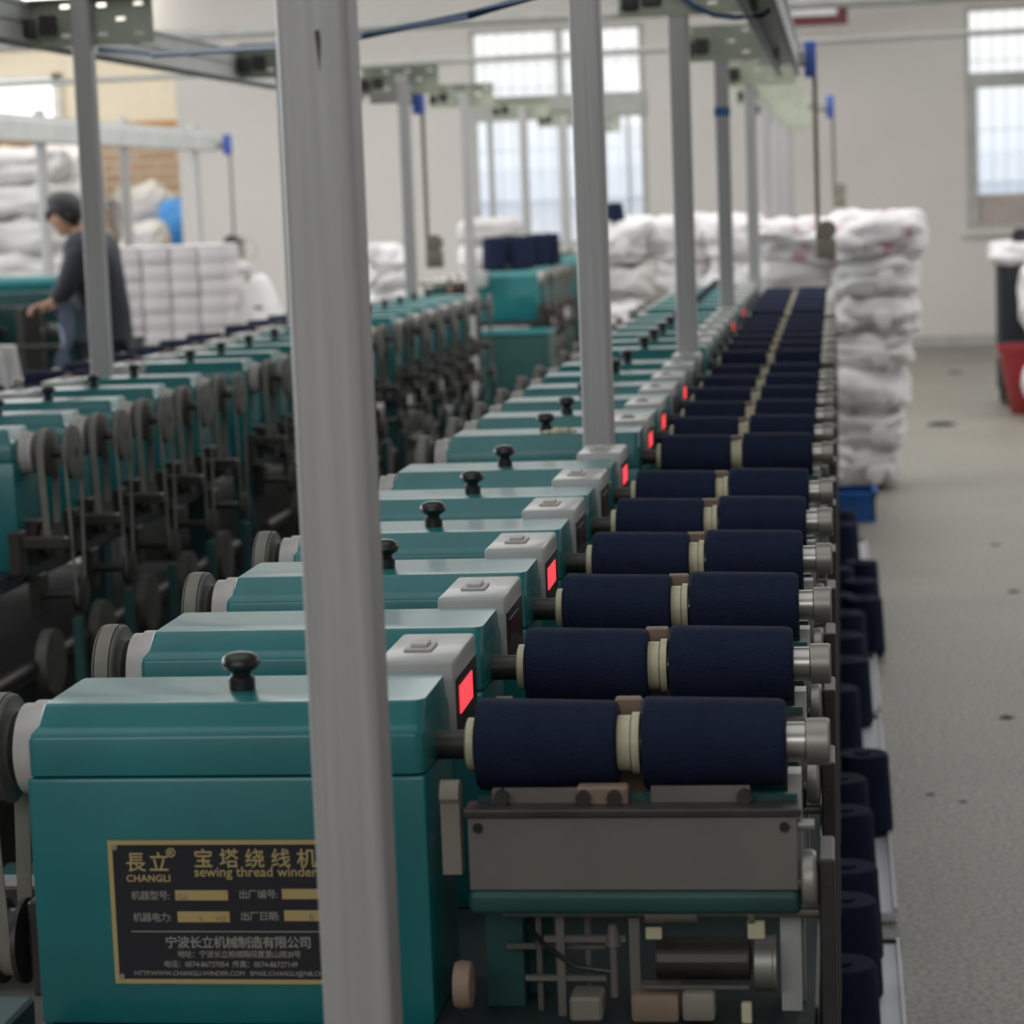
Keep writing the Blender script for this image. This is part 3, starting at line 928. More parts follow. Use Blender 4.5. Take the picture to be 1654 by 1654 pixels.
b = B(); box(b, -0.3, 0.18, -0.006, 0.0, 0.09, 0.34); obj('white_panel', b, M['white'], t, smooth=0)
for x in (-0.27, -0.12, 0.03):
    b = B(); box(b, x, x + 0.11, -0.01, -0.006, 0.2, 0.215); box(b, x + 0.045, x + 0.06, -0.01, -0.006, 0.17, 0.3); box(b, x + 0.01, x + 0.1, -0.01, -0.006, 0.265, 0.28); obj('sign_character', b, M['sign'], t, smooth=0)
b = B(); cyl(b, (-0.3, 0.025, 0.36), (-0.3, 0.025, 1.52), 0.006, seg=8); cyl(b, (0.26, 0.025, 0.36), (0.26, 0.025, 1.52), 0.006, seg=8); obj('hanger_rod', b, M['galv'], t)

# ------------------------------------------------------------------ sacks


def ridge(p):
    return 1.0 - 2.2 * abs(noise.noise(p))


def sack_mesh(w_, d_, h_, seed, m, e=0.45, wr=0.05):
    bm = bmesh.new()
    nu, nv = 72, 36
    rnd = random.Random(seed)
    off = Vector((rnd.uniform(0, 50), rnd.uniform(0, 50), rnd.uniform(0, 50)))
    f = lambda v: math.copysign(abs(v) ** e, v)
    kd = Vector((rnd.uniform(-.3, .3), -1, rnd.uniform(-.5, .3)))
    rows = []
    for j in range(1, nv):
        ph = -pi / 2 + pi * j / nv
        row = []
        for i in range(nu):
            th = 2 * pi * i / nu
            p = Vector((f(cos(ph)) * f(cos(th)), f(cos(ph)) * f(sin(th)), math.copysign(abs(sin(ph)) ** 0.7, sin(ph))))
            q_ = Vector((p.x * w_ / 2, p.y * d_ / 2, p.z * h_ / 2))
            nrm = Vector((cos(ph) * cos(th), cos(ph) * sin(th), sin(ph)))
            ang = math.atan2(p.z - kd.z, p.x - kd.x)
            fold = ridge(Vector((ang * 1.6, p.length * 0.8, 0)) + off) * max(0.0, -p.y)
            dd = wr * (0.38 * ridge(q_ * 5 + off) + 0.2 * ridge(q_ * 13 + off) + 0.5 * fold + 0.6 * noise.noise(q_ * 3.4 + off))
            q_ += nrm * (dd - wr * 0.25)
            q_.z = max(q_.z + h_ / 2, 0.0)
            row.append(bm.verts.new(q_))
        rows.append(row)
    bt_ = bm.verts.new((0, 0, 0.0)); tp_ = bm.verts.new((0, 0, h_))
    for A, Bq in zip(rows, rows[1:]):
        for i in range(nu):
            j = (i + 1) % nu
            bm.faces.new((A[i], A[j], Bq[j], Bq[i]))
    for i in range(nu):
        j = (i + 1) % nu
        bm.faces.new((bt_, rows[0][j], rows[0][i])); bm.faces.new((tp_, rows[-1][i], rows[-1][j]))
    return mesh('sack', bm, m, 180)


SEED = [1]


def sack(x, y, z, w_, d_, h_, label, m='sack', rz=0.0, knot=None, group=None, e=0.45, wr=0.05, name='sack', cat='sack'):
    SEED[0] += 1
    o = obj(name, sack_mesh(w_, d_, h_, SEED[0], M[m], e, wr), None, None, (x, y, z))
    o.rotation_euler = (0, 0, rz)
    tag(o, label, cat, group)
    if knot is not None:
        b = B()
        kx = knot * w_
        lathe(b, [(0.012, 0.0), (0.02, -0.02), (0.032, -0.035), (0.05, -0.055), (0.035, -0.06)], (kx, -d_ / 2 + 0.02, h_ * 0.42), 'Y', 12)
        for v in b.verts:
            v.co += Vector((0, 0, noise.noise(v.co * 30) * 0.02))
        obj('tied_neck', b, M[m], o)
    return o


# right-hand pile beside the end of the near row (bottom to top)
ys, g = 13.3, 'sacks in the pile beyond the near row'
zz = 0.13
col = [(0.13, 0.22, 0.34, 'lowest white sack of the tall pile, above the blue crate'),
       (0.15, 0.22, 0.4, 'second white sack from the bottom of the tall pile'),
       (0.16, 0.22, 0.42, 'third white sack from the bottom of the tall pile'),
       (0.17, 0.21, 0.42, 'fourth white sack up the tall pile by the aisle'),
       (0.18, 0.21, 0.44, 'third white sack from the top of the tall aisle pile'),
       (0.19, 0.21, 0.46, 'white sack right under the red-printed sack by the aisle')]
zz = 0.0
for i, (xc, hh, ww, lab) in enumerate(col):
    sack(xc - 0.02, ys, zz, ww, 0.62, hh + 0.014, lab, 'sack', 0.05 * (-1) ** i, (0.12, 0.2, 0.1, 0.16, 0.1, 0.2)[i], g, 0.4, 0.07)
    zz += hh - 0.014
sack(0.185, ys, zz - 0.01, 0.5, 0.66, 0.235, 'white sack with red print on top of the tall aisle pile', 'sack_red', 0.06, None, g, 0.42, 0.08)
# its left neighbours behind the machine end
z2 = 0.0
for i, lab in enumerate(('lowest sack hidden behind the near row end', 'second sack up behind the near row end', 'middle sack behind the near row end', 'fourth sack up behind the near row end', 'grey-white sack behind the last navy spools', 'flat beige sack just above the last navy spools')):
    sack(-0.24, ys + 0.05, z2, 0.46, 0.6, 0.22, lab, 'sack_grey' if i > 3 else 'sack', 0.03 * i, None, g)
    z2 += 0.2
sack(-0.2, ys + 0.05, z2 - 0.015, 0.46, 0.62, 0.225, 'white sack with pink print, top left of the pile past the spools', 'sack_red', -0.05, None, g, 0.42, 0.08)
# middle pile
g = 'sacks in the middle pile'
for r in range(6):
    for c in range(3):
        rown = ('bottom', 'second', 'third', 'fourth', 'fifth', 'top')[r]
        sack(-1.27 + 0.33 * c, 15.2 + 0.1 * (c % 2), 0.235 * r, 0.4, 0.6, 0.255, 'white sack in the %s layer of the middle pile, %s one' % (rown, ('left', 'centre', 'right')[c]), 'sack' if (r + c) % 4 else 'sack_grey', 0.1 * ((r * 3 + c) % 3 - 1), (0.05 if (r + c) % 2 else None), g, 0.42, 0.08)
# flat stack by the first window
for i in range(8):
    sack(-2.55, 18.2, 0.18 * i, 0.46, 0.5, 0.19, 'grey-white folded sack, %s from the bottom of the flat stack below the window' % ORD[i], 'sack_grey' if i % 2 else 'sack', 0.02 * i, None, 'flat stack of folded sacks', 0.35, 0.03)
# tall grey stack far left
for i in range(9):
    sack(-5.4, 16.2, 0.225 * i, 0.62, 0.6, 0.24, 'greyish stuffed sack, %s up in the tall leftmost stack' % ORD[i], 'sack_grey', 0.03 * (i % 3), None, 'tall leftmost stack', 0.4, 0.07)
# sunlit sacks in the annex
g = 'bright sacks in the annex'
for i, (x, y, z, w_, h_, lab) in enumerate(((-8.3, 26.2, 0.0, 1.0, 0.75, 'large white sack on the annex floor behind the bending person'), (-8.3, 26.2, 0.76, 0.95, 0.7, 'bulging white sack in the middle of the annex heap'),
                                         (-8.3, 26.2, 1.47, 0.85, 0.85, 'topmost white sack of the annex heap near the bright window'), (-7.15, 25.4, 0.0, 0.55, 0.8, 'white sack on the annex floor by the wall corner'),
                                         (-7.2, 25.4, 0.8, 0.5, 0.66, 'rounded white sack right of the thin post in the annex'), (-7.68, 26.9, 0.0, 0.75, 1.25, 'tall white sack standing against the annex bricks'), (-7.62, 26.9, 1.26, 0.75, 0.6, 'cream white sack lying high against the annex bricks'))):
    sack(x, y, z, w_, 0.7, h_, lab, 'sack', 0.05 * i, None, g, 0.6, 0.12)
sack(-6.96, 26.4, 0.0, 0.6, 0.6, 1.0, 'grey sack standing below the blue bag in the annex', 'sack_grey', 0.1, None, g, 0.5)
sack(-6.98, 26.4, 1.0, 0.66, 0.5, 0.72, 'bright blue bag on the annex heap by the wall edge', 'bluebag', 0.1, None, None, 0.45, 0.04, 'bag', 'bag')

# ------------------------------------------------------------------ packing bench, cartons, winder, bag
t = thing('packing_bench', 'long low bench under the white cartons', 'bench', (-3.9, 14.9, 0))
b = B(); box(b, -0.75, 0.75, -0.45, 0.45, 0.56, 0.6, 0.004, 1); obj('bench_top', b, M['cast'], t)
for sx_ in (-0.7, 0.7):
    for sy_ in (-0.4, 0.4):
        b = B(); box(b, sx_ - 0.03, sx_ + 0.03, sy_ - 0.03, sy_ + 0.03, 0, 0.56); obj('leg', b, M['oily'], t)


def carton_bm():
    b = B()
    box(b, -0.083, 0.083, 0, 0.34, 0, 0.083, 0.008, 2)
    return b


car_me = mesh('tray_body', carton_bm(), M['carton'], 40)
b = B(); box(b, -0.084, 0.084, -0.004, 0.344, 0.083, 0.0955, 0.005, 1)
lid_me = mesh('lid', b, mat('carton_lid', (0.64, 0.61, 0.61), 0.7, var=0.04), 40)
for r in range(8):
    for c in range(4):
        t = thing('carton', 'white carton, column %s from the left, layer %s from the bottom of the stack' % (('one', 'two', 'three', 'four')[c], ORD[r]), 'carton', (-4.235 + 0.175 * c + 0.0015 * ((r * 7 + c * 3) % 3 - 1), 14.5 + 0.004 * ((r + c * 2) % 3), 0.6 + 0.0985 * r), 0, 'white cartons stacked on the bench')
        obj('tray_body', car_me, None, t)
        obj('lid', lid_me, None, t)
t = thing('bobbin_winder', 'beige bobbin winder with wheel behind the carton stack', 'winder', (-3.72, 15.15, 0.6))
b = B(); box(b, -0.13, 0.11, -0.1, 0.1, 0, 0.42, 0.02, 2); obj('stand', b, M['cast'], t)
b = B(); box(b, -0.1, 0.08, -0.08, 0.08, 0.58, 0.66, 0.03, 3); obj('head', b, M['carton'], t)
for x in (-0.08, 0.0, 0.07):
    b = B(); cyl(b, (x, 0, 0.42), (x, 0, 0.6), 0.012, seg=8); obj('pillar', b, M['cast'], t)
b = B(); lathe(b, [(0.02, -0.03), (0.05, -0.02), (0.055, 0.02), (0.03, 0.03)], (-0.02, -0.02, 0.78), 'Y', 18); cyl(b, (-0.02, 0, 0.64), (-0.02, 0, 0.76), 0.02, seg=10); obj('tension_wheel', b, M['oily'], t)
b = B()
for i in range(24):
    a0, a1 = 2 * pi * i / 24, 2 * pi * (i + 1) / 24
    cyl(b, (0.07 + 0.065 * cos(a0), 0, 0.74 + 0.065 * sin(a0)), (0.07 + 0.065 * cos(a1), 0, 0.74 + 0.065 * sin(a1)), 0.005, seg=6)
obj('wire_ring', b, M['galv'], t)
# white plastic bag with peak
bm = bmesh.new()
rows = []
for j in range(14):
    v = j / 13
    zz = 0.31 * v
    wx, wy = 0.17 * (1 - v) ** 0.7 + 0.02, 0.14 * (1 - v) ** 0.7 + 0.015
    rows.append([bm.verts.new((wx * cos(2 * pi * i / 28) * (1 + 0.12 * noise.noise(Vector((i * 0.7, j * 0.4, 1)))) - 0.02 + 0.05 * v, wy * sin(2 * pi * i / 28) * (1 + 0.15 * noise.noise(Vector((i * .9, j * .5, 4)))), zz)) for i in range(28)])
for A, Bq in zip(rows, rows[1:]):
    for i in range(28):
        bm.faces.new((A[i], A[(i + 1) % 28], Bq[(i + 1) % 28], Bq[i]))
bm.faces.new(rows[0][::-1]); bm.faces.new(rows[-1])
o = obj('plastic_bag', bm, M['sack'], None, (-3.53, 14.85, 0.88), 180)
tag(o, 'peaked white plastic bag with a dark slot right of the cartons', 'bag')
b = B(); box(b, 0.0, 0.06, -0.115, -0.1, 0.1, 0.12, 0.004, 1); obj('handle_slot', b, M['oily'], o)
t = thing('storage_box', 'grey-beige box under the peaked white plastic bag', 'box', (-3.52, 14.9, 0.6))
b = B(); box(b, -0.17, 0.17, -0.16, 0.16, 0, 0.25, 0.008, 2); obj('tray_body', b, M['cast'], t)
b = B(); box(b, -0.175, 0.175, -0.165, 0.165, 0.25, 0.28, 0.005, 1); obj('lid', b, M['box'], t)
# white bundles by the main post
for i, (x, z, w_, h_, lab) in enumerate(((-2.98, 0.0, 0.4, 0.55, 'white bundle on the floor just right of the front post'), (-2.95, 0.54, 0.36, 0.5, 'white bundle in the middle of the heap beyond the front post'), (-2.97, 1.03, 0.3, 0.28, 'topmost white bundle seen right of the front post'))):
    sack(x, 16.2, z, w_, 0.4, h_, lab, 'sack', 0.2, None, 'white bundles beyond the left row', 0.5, 0.08, 'bundle', 'sack')

# ------------------------------------------------------------------ dark machine on the far left and the person
t = thing('doubling_machine', 'dark green machine the bending person works at', 'winding machine', (-5.25, 12.75, 0), -pi / 2)
b = B(); box(b, -0.35, 0.35, -1.6, 1.25, 0, 0.75, 0.01, 1); obj('base', b, M['oily'], t)
b = B(); box(b, -0.3, 0.0, -1.6, 1.25, 0.75, 1.2, 0.01, 1); obj('back_panel', b, M['green_dark'], t)
b = B(); cyl(b, (-0.12, -1.6, 1.23), (-0.12, 1.25, 1.23), 0.05, seg=16); obj('top_rail', b, M['green'], t)
for q in range(9):
    y = -1.45 + 0.31 * q
    b = B(); box(b, 0.0, 0.3, y - 0.02, y + 0.02, 0.75, 1.12, 0.004, 1); obj('divider', b, M['oily'], t)
    b = B(); lathe(b, [(0.02, -0.01), (0.042, 0.0), (0.03, 0.1), (0.012, 0.105)], (0.18, y + 0.13, 1.0), 'X', 16); obj('bobbin', b, M['black'] if q % 3 else M['carton'], t)
    b = B(); cyl(b, (0.02, y + 0.13, 1.0), (0.3, y + 0.13, 1.0), 0.012, seg=8); cyl(b, (0.25, y + 0.1, 0.8), (0.25, y + 0.1, 1.1), 0.012, seg=8); obj('spindle', b, M['steel'] if q % 2 else M['oily'], t)
b = B(); cyl(b, (0.3, -1.6, 0.92), (0.3, 1.25, 0.92), 0.014, seg=10); cyl(b, (0.27, -1.6, 1.12), (0.27, 1.25, 1.12), 0.012, seg=10); obj('guide_bar', b, M['oily'], t)

t = thing('yarn_trolley', 'low trolley carrying white cones at the left edge', 'trolley', (-3.03, 8.6, 0))
b = B(); box(b, -0.14, 0.14, -0.3, 0.3, 0.93, 0.96, 0.004, 1); obj('tray', b, M['oily'], t)
for sx_ in (-0.12, 0.12):
    for sy_ in (-0.27, 0.27):
        b = B(); box(b, sx_ - 0.012, sx_ + 0.012, sy_ - 0.012, sy_ + 0.012, 0, 0.93); obj('leg', b, M['oily'], t)


def cone(x, y, z, r0, r1, h, m, label, group, name='thread_cone', cat='thread cone'):
    t_ = thing(name, label, cat, (x, y, z), 0, group)
    key = (r0, r1, h, m)
    if key not in CM:
        b_ = B()
        prof = [(0.025, 0.004), (r0 - 0.006, 0.004), (r0, 0.012), (r0, 0.03)]
        for i in range(1, 8):
            prof.append((r0 + (r1 - r0) * i / 8, 0.03 + (h - 0.05) * i / 8))
        prof += [(r1, h - 0.008), (r1 - 0.004, h - 0.001), (r1 - 0.012, h), (0.022, h - 0.001)]
        lathe(b_, prof, seg=32)
        c_ = B(); lathe(c_, [(0.023, 0.0), (0.026, 0.0), (0.019, h + 0.004), (0.016, h + 0.004)], seg=18)
        CM[key] = (mesh('wound_thread', b_, M[m], 40), mesh('paper_tube', c_, M['navy'] if m == 'navy' else M['carton'], 40))
    obj('wound_thread', CM[key][0], None, t_)
    obj('paper_tube', CM[key][1], None, t_)
    return t_


CM = {}
M['yarn_white'] = mat('white_yarn', (0.62, 0.62, 0.62), 0.85, bump=0.2, bscale=80)
cone(-3.0, 8.42, 0.96, 0.085, 0.07, 0.17, 'yarn_white', 'white cone, nearer one on the trolley at the left edge', 'white cones on the trolley')
cone(-3.06, 8.75, 0.96, 0.085, 0.07, 0.17, 'yarn_white', 'white cone, farther one on the trolley at the left edge', 'white cones on the trolley')

# person: one skinned body, clothes colour by part children


def skin_mesh(name, verts, edges, radii, m, levels=2, root=0):
    me = bpy.data.meshes.new(name)
    me.from_pydata([Vector(v) for v in verts], edges, [])
    o = bpy.data.objects.new(name, me)
    C.objects.link(o)
    if not me.skin_vertices:
        bpy.context.view_layer.objects.active = o
        bpy.ops.mesh.customdata_skin_add()
    for i, r in enumerate(radii):
        sv = me.skin_vertices[0].data[i]
        sv.radius = r if isinstance(r, tuple) else (r, r)
        sv.use_root = (i == root)
    md = o.modifiers.new('skin', 'SKIN'); md.use_smooth_shade = True
    ms = o.modifiers.new('sub', 'SUBSURF'); ms.levels = levels; ms.render_levels = levels
    dg = bpy.context.evaluated_depsgraph_get()
    me2 = bpy.data.meshes.new_from_object(o.evaluated_get(dg))
    bpy.data.objects.remove(o)
    bpy.data.meshes.remove(me)
    me2.materials.clear()
    me2.materials.append(m)
    me2.shade_smooth()
    return me2


P = thing('person', 'person in charcoal coat bending over the dark machine', 'person', (-3.71, 12.25, 0))
# local frame: faces -x. body (skin colour) continuous: legs, torso, neck, head, arms
V = [(0.02, 0, 0.95), (0.0, 0, 1.12), (-0.03, 0, 1.3), (-0.06, 0, 1.44), (-0.1, 0, 1.52), (-0.13, 0, 1.575),          # pelvis .. neck
     (-0.05, -0.17, 1.42), (-0.12, -0.2, 1.24), (-0.2, -0.16, 1.17), (-0.225, -0.15, 1.16),                               # near arm (towards camera)
     (-0.05, 0.17, 1.42), (-0.13, 0.2, 1.25), (-0.2, 0.14, 1.18), (-0.22, 0.12, 1.17),
     (0.02, -0.09, 0.88), (0.0, -0.1, 0.5), (0.03, -0.1, 0.1), (0.02, 0.09, 0.88), (0.02, 0.1, 0.5), (0.06, 0.1, 0.1),
     (0.0, -0.1, 0.05), (-0.13, -0.1, 0.035), (0.03, 0.1, 0.05), (-0.1, 0.1, 0.035)]
E_ = [(0, 1), (1, 2), (2, 3), (3, 4), (4, 5), (3, 6), (6, 7), (7, 8), (8, 9), (3, 10), (10, 11), (11, 12), (12, 13), (0, 14), (14, 15), (15, 16), (0, 17), (17, 18), (18, 19), (16, 20), (20, 21), (19, 22), (22, 23)]
R_ = [(0.11, 0.08), (0.1, 0.075), (0.1, 0.08), (0.08, 0.07), 0.05, 0.048, 0.042, 0.032, 0.027, 0.025, 0.042, 0.032, 0.027, 0.025, 0.065, 0.045, 0.035, 0.065, 0.045, 0.035, 0.04, 0.03, 0.04, 0.03]
# head as part of the same skin: sculpted afterwards
obj('body', skin_mesh('body', V, E_, R_, M['skin']), None, P)
# coat: same joints, a little fatter, ending at cuffs and hem
Vc = [V[0], V[1], V[2], V[3], (-0.06, 0, 1.53), V[6], V[7], (-0.205, -0.158, 1.166), V[10], V[11], (-0.2, 0.14, 1.178), (0.02, 0, 0.88)]
Ec = [(0, 1), (1, 2), (2, 3), (3, 4), (3, 5), (5, 6), (6, 7), (3, 8), (8, 9), (9, 10), (0, 11)]
Rc = [(0.13, 0.15), (0.14, 0.145), (0.165, 0.15), (0.155, 0.14), 0.1, 0.078, 0.062, 0.045, 0.078, 0.062, 0.045, (0.12, 0.14)]
obj('coat', skin_mesh('coat', Vc, Ec, Rc, M['coat']), None, P)
Vt = [V[0], V[14], V[15], V[16], V[17], V[18], V[19]]
obj('trousers', skin_mesh('trousers', Vt, [(0, 1), (1, 2), (2, 3), (0, 4), (4, 5), (5, 6)], [(0.14, 0.11), 0.1, 0.072, 0.058, 0.1, 0.072, 0.058], M['trousers']), None, P)
bm = bmesh.new()
bmesh.ops.create_uvsphere(bm, u_segments=28, v_segments=20, radius=1)
for v in bm.verts:
    x, y, z = v.co
    fx = -x                       # forward amount
    nx = x * 0.095 * (1 + 0.12 * (z < 0) * 0)
    if z < 0:
        y *= 1 + 0.28 * z         # narrow jaw
        nx = x * 0.095 * (1 + 0.12 * z) + (-0.018 * -z if fx > 0 else 0.02 * -z * -1)
    if fx > 0.85 and -0.35 < z < 0.1 and abs(y) < 0.28:
        nx -= 0.02 * (0.1 - z) / 0.45 * (1 - abs(y) / 0.28)      # nose
    if fx > 0.7 and 0.0 < z < 0.25 and 0.18 < abs(y) < 0.5:
        nx += 0.009               # eye sockets
    if fx > 0.7 and -0.62 < z < -0.5 and abs(y) < 0.3:
        nx += 0.005               # mouth line
    v.co = Vector((nx, y * 0.076, z * 0.118))
rot = Matrix.Rotation(math.radians(-52), 4, 'Y')
hd = Vector((-0.16, 0, 1.595))
bmesh.ops.transform(bm, matrix=Matrix.Translation(hd) @ rot, verts=bm.verts)
hdo = obj('head', bm, M['skin'], P, smooth=180)
bm = bmesh.new()
for s_ in (-1, 1):
    r_ = bmesh.ops.create_uvsphere(bm, u_segments=12, v_segments=8, radius=0.011)
    bmesh.ops.translate(bm, verts=r_['verts'], vec=(-0.08, s_ * 0.028, 0.015))
bmesh.ops.transform(bm, matrix=Matrix.Translation(hd) @ rot, verts=bm.verts)
obj('eye', bm, M['black'], hdo, smooth=180)
bm = bmesh.new()
for s_ in (-1, 1):
    r_ = bmesh.ops.create_uvsphere(bm, u_segments=12, v_segments=8, radius=1)
    for v in r_['verts']:
        v.co = Vector((v.co.x * 0.02 + 0.012, v.co.y * 0.008 + s_ * 0.077, v.co.z * 0.03 - 0.005))
bmesh.ops.transform(bm, matrix=Matrix.Translation(hd) @ rot, verts=bm.verts)
obj('ear', bm, M['skin'], hdo, smooth=180)
bm = bmesh.new()
bmesh.ops.create_uvsphere(bm, u_segments=28, v_segments=20, radius=1)
for v in list(bm.verts):
    x, y, z = v.co
    if (z < 0.32 and x < -0.25) or z < -0.75:
        v.co = Vector((max(x, -0.2) * 0.085, y * 0.07, max(z, -0.75) * 0.1))
    else:
        k_ = 1.0 + 0.05 * noise.noise(v.co * 6)
        v.co = Vector((x * 0.106 * k_ + 0.004, y * 0.088 * k_, z * 0.126 * k_ + 0.006))
bmesh.ops.transform(bm, matrix=Matrix.Translation(hd) @ rot, verts=bm.verts)
obj('hair', bm, M['hair'], P, smooth=180)
# hands: five separate curled fingers rooted in the palm
for s_, base in ((-1, Vector((-0.225, -0.15, 1.16))), (1, Vector((-0.22, 0.12, 1.17)))):
    Vh = [base + Vector((0.02, 0, 0)), base + Vector((-0.03, 0, -0.008)), base + Vector((-0.06, 0, -0.014))]
    Eh = [(0, 1), (1, 2)]
    Rh = [(0.024, 0.018), (0.034, 0.015), (0.034, 0.013)]
    for i, ln in enumerate((0.06, 0.07, 0.065, 0.05)):
        yo = (-0.027 + 0.018 * i) * s_
        st = len(Vh)
        Vh += [base + Vector((-0.062, yo, -0.014)), base + Vector((-0.062 - ln * 0.5, yo * 1.1, -0.022)), base + Vector((-0.062 - ln * 0.8, yo * 1.15, -0.045)), base + Vector((-0.062 - ln * 0.85, yo * 1.15, -0.062))]
        Eh += [(2, st), (st, st + 1), (st + 1, st + 2), (st + 2, st + 3)]
        Rh += [0.0095, 0.0085, 0.0075, 0.006]
    st = len(Vh)
    Vh += [base + Vector((-0.02, -0.03 * s_, -0.012)), base + Vector((-0.05, -0.052 * s_, -0.03)), base + Vector((-0.075, -0.05 * s_, -0.048))]
    Eh += [(1, st), (st, st + 1), (st + 1, st + 2)]
    Rh += [0.012, 0.0095, 0.007]
    obj('hand', skin_mesh('hand', Vh, Eh, Rh, M['skin'], 1), None, P)
for s_ in (-1, 1):
    b = B(); box(b, -0.17 + (0.03 if s_ > 0 else 0), 0.075 + (0.03 if s_ > 0 else 0), s_ * 0.1 - 0.045, s_ * 0.1 + 0.045, 0.0, 0.085, 0.03, 3); obj('shoe', b, M['black'], P)
bm = bmesh.new()
rows = []
for j in range(10):
    z = 0.78 + 0.36 * j / 9
    rows.append([bm.verts.new((-0.2 - 0.02 * sin(i * 1.3 + j) - 0.03 * (j < 4), -0.1 + 0.2 * i / 9, z)) for i in range(10)])
for A, Bq in zip(rows, rows[1:]):
    for i in range(9):
        bm.faces.new((A[i], A[i + 1], Bq[i + 1], Bq[i]))
bmesh.ops.solidify(bm, geom=bm.faces[:], thickness=0.012)
obj('apron', bm, M['apron'], P, smooth=180)

# ------------------------------------------------------------------ dark cones on the far machine
for i, (x, y) in enumerate(((-2.24, 16.2), (-2.07, 16.25), (-2.16, 16.45), (-2.05, 16.95), (-1.99, 17.15), (-2.2, 16.7))):
    cone(x, y, 1.121, 0.082, 0.076, 0.22, 'navy', ('dark cone, front left of the cluster on the far machine', 'dark cone, front right of the cluster on the far machine', 'dark cone, second row of the cluster on the far machine', 'dark cone, right-hand group on the far machine', 'dark cone, rearmost on the far machine', 'dark cone hidden between both groups on the far machine')[i], 'dark cones on the far machine')
cone(-1.33, 14.98, 1.43, 0.06, 0.05, 0.11, 'navy', 'small dark cone standing on the middle sack pile', None)

# ------------------------------------------------------------------ aisle-side trays and supply cones
trays = [(4.1, 5.08), (5.3, 6.05), (6.7, 7.3), (7.42, 8.25), (10.0, 11.0)]
for i, (y0, y1) in enumerate(trays):
    t = thing('cone_tray', 'white floor tray under navy cones, %s along the aisle from the front' % ORD[i], 'tray', (-0.03, y0, 0), 0, 'white trays along the aisle')
    b = B(); box(b, -0.17, 0.126, 0, y1 - y0, 0.0, 0.022, 0.003, 1); obj('board', b, M['tray'], t)
    b = B(); box(b, 0.12, 0.127, 0, y1 - y0, 0.022, 0.034); obj('rim', b, M['tray'], t)
    b = B(); box(b, 0.05, 0.13, y1 - y0 + 0.002, y1 - y0 + 0.06, 0.0, 0.03); obj('connector', b, M['oily'], t)
cones = [(-0.02, 4.32), (-0.013, 4.72), (-0.1, 4.55), (-0.008, 4.96), (-0.11, 4.9), (-0.012, 5.42), (-0.1, 5.55), (-0.02, 5.72), (0.034, 5.98), (-0.08, 5.95),
         (-0.03, 6.78), (-0.1, 6.95), (0.004, 7.2), (-0.005, 7.6), (-0.09, 7.5), (0.0, 8.0), (0.062, 8.42), (-0.03, 8.5), (0.055, 8.8), (0.06, 9.25), (-0.03, 9.1), (-0.005, 10.15), (-0.01, 10.55)]
for i, (x, y) in enumerate(cones):
    on_tray = any(a <= y <= c for a, c in trays)
    cone(x, y, 0.022 if on_tray else 0.0, 0.07, 0.062, 0.2, 'navy', 'navy cone along the aisle edge, %s counted from the front' % ORD[i], 'navy supply cones along the aisle')
t = thing('crate', 'blue plastic crate on the floor before the sack pile', 'crate', (0.06, 11.95, 0))
b = B(); box(b, -0.1, 0.09, -0.15, 0.15, 0, 0.02); box(b, -0.1, 0.09, -0.15, -0.14, 0.02, 0.14); box(b, -0.1, 0.09, 0.14, 0.15, 0.02, 0.14); box(b, -0.1, -0.09, -0.15, 0.15, 0.02, 0.14); box(b, 0.08, 0.09, -0.15, 0.15, 0.02, 0.14); obj('shell', b, M['crate'], t, smooth=0)
b = B()
for (a, c, d, e_) in ((-0.11, 0.1, -0.16, -0.14), (-0.11, 0.1, 0.14, 0.16), (-0.11, -0.09, -0.16, 0.16), (0.08, 0.1, -0.16, 0.16)):
    box(b, a, c, d, e_, 0.125, 0.142)
obj('rim', b, M['crate'], t, smooth=0)

# ------------------------------------------------------------------ right edge: bucket, bags
t = thing('bucket', 'red plastic bucket on the floor at the right edge', 'bucket', (1.3, 17.2, 0))
b = B(); lathe(b, [(0.14, 0.0), (0.16, 0.02), (0.235, 0.44), (0.25, 0.44), (0.25, 0.47), (0.225, 0.47), (0.15, 0.03)], seg=32); obj('shell', b, M['bucket'], t)
b = B()
for i in range(12):
    a0, a1 = pi * i / 12, pi * (i + 1) / 12
    cyl(b, (0.25 * cos(a0), -0.12 * sin(a0), 0.44 - 0.1 * sin(a0)), (0.25 * cos(a1), -0.12 * sin(a1), 0.44 - 0.1 * sin(a1)), 0.005, seg=6)
obj('handle', b, M['galv'], t)
sack(1.37, 16.75, 0.1, 0.34, 0.3, 0.3, 'white bag hanging against the red bucket', 'sack', 0, None, None, 0.7, 0.05, 'bag', 'bag')
t = thing('storage_cart', 'grey cart behind the red bucket with white bags on top', 'cart', (1.35, 18.0, 0))
b = B(); box(b, -0.22, 0.3, -0.25, 0.25, 0.1, 0.14); box(b, -0.22, 0.3, -0.25, 0.25, 0.96, 0.99); obj('shelf', b, M['oily'], t)
b = B(); box(b, -0.23, -0.2, -0.25, 0.25, 0.1, 0.99); box(b, -0.22, 0.3, -0.255, -0.245, 0.45, 0.96); obj('side_panel', b, M['coat'], t)
for sx_ in (-0.2, 0.28):
    for sy_ in (-0.22, 0.22):
        b = B(); cyl(b, (sx_ - 0.012, sy_, 0.05), (sx_ + 0.012, sy_, 0.05), 0.05, seg=14); obj('wheel', b, M['black'], t)
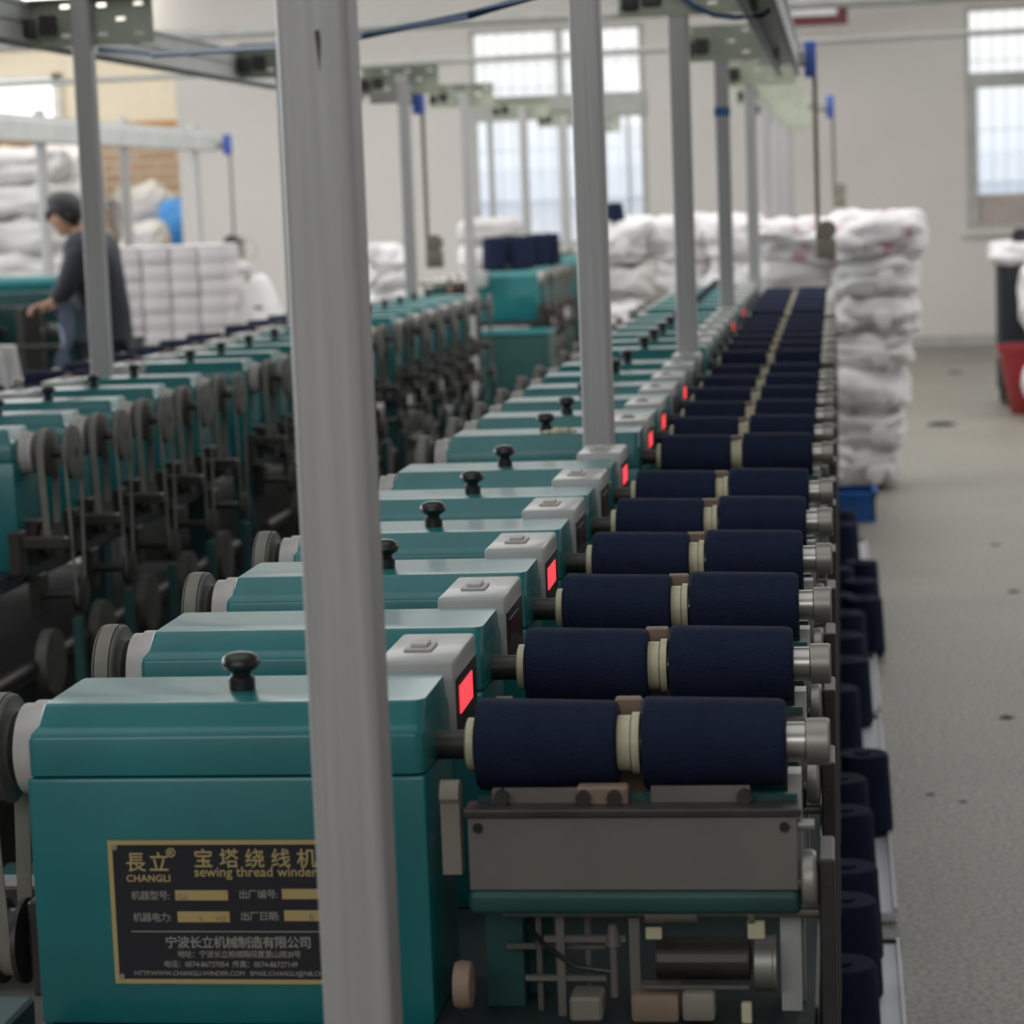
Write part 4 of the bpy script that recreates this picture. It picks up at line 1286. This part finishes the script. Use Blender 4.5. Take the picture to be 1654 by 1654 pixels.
sack(1.32, 17.95, 0.99, 0.52, 0.5, 0.16, 'flat white bag on top of the grey cart', 'sack', 0.0, None, None, 0.4, 0.05, 'bag', 'bag')
sack(1.45, 17.55, 0.48, 0.42, 0.32, 0.55, 'white bag hanging on the front of the grey cart', 'sack', 0.0, None, None, 0.5, 0.06, 'bag', 'bag')
sack(1.62, 18.3, 0.99, 0.4, 0.4, 0.3, 'grey bundle behind the flat white bag at the right edge', 'sack_grey', 0.3, None, None, 0.6, 0.08, 'bundle', 'sack')
sack(1.27, 17.95, 1.135, 0.1, 0.1, 0.09, 'small black bundle on the flat white bag at the right edge', 'hair', 0.3, None, None, 0.8, 0.1, 'bundle', 'bag')

# lint scraps on the aisle floor
for i, (x, y, s_, lab) in enumerate(((0.65, 16.5, 0.08, 'dark lint scrap far down the aisle'), (0.47, 7.39, 0.022, 'dark lint scrap at the right side of the near aisle'), (0.66, 10.98, 0.02, 'small dark lint scrap midway down the aisle'), (0.21, 6.45, 0.012, 'small dark lint scrap close to the cone trays'), (0.65, 9.7, 0.022, 'dark lint scrap near the right frame edge midway'), (0.95, 21.0, 0.05, 'faint lint scrap near the far wall'), (0.29, 6.37, 0.01, 'tiny lint scrap right of the one by the trays'))):
    bm = bmesh.new()
    bmesh.ops.create_icosphere(bm, subdivisions=3, radius=1)
    for v in bm.verts:
        kx = 1 + 0.7 * noise.noise(v.co * 2.2 + Vector((i * 9, 0, 0)))
        v.co = Vector((v.co.x * s_ * kx, v.co.y * s_ * 0.8 * kx, max(0, v.co.z) * s_ * 0.25 * kx))
    tag(obj('lint_scrap', bm, M['lint'], None, (x, y, 0.0), 180), lab, 'lint', 'lint scraps on the floor')
bm = bmesh.new()
bmesh.ops.create_icosphere(bm, subdivisions=3, radius=1)
for v in bm.verts:
    kx = 1 + 0.8 * noise.noise(v.co * 2.0)
    v.co = Vector((v.co.x * 0.03 * kx, v.co.y * 0.012 * kx, max(0, v.co.z) * 0.009 * kx))
tag(obj('yarn_scrap', bm, M['ivory'], None, (-0.57, 4.985, 1.121), 180), 'cream yarn scrap lying on a green hood beside the second post', 'yarn')
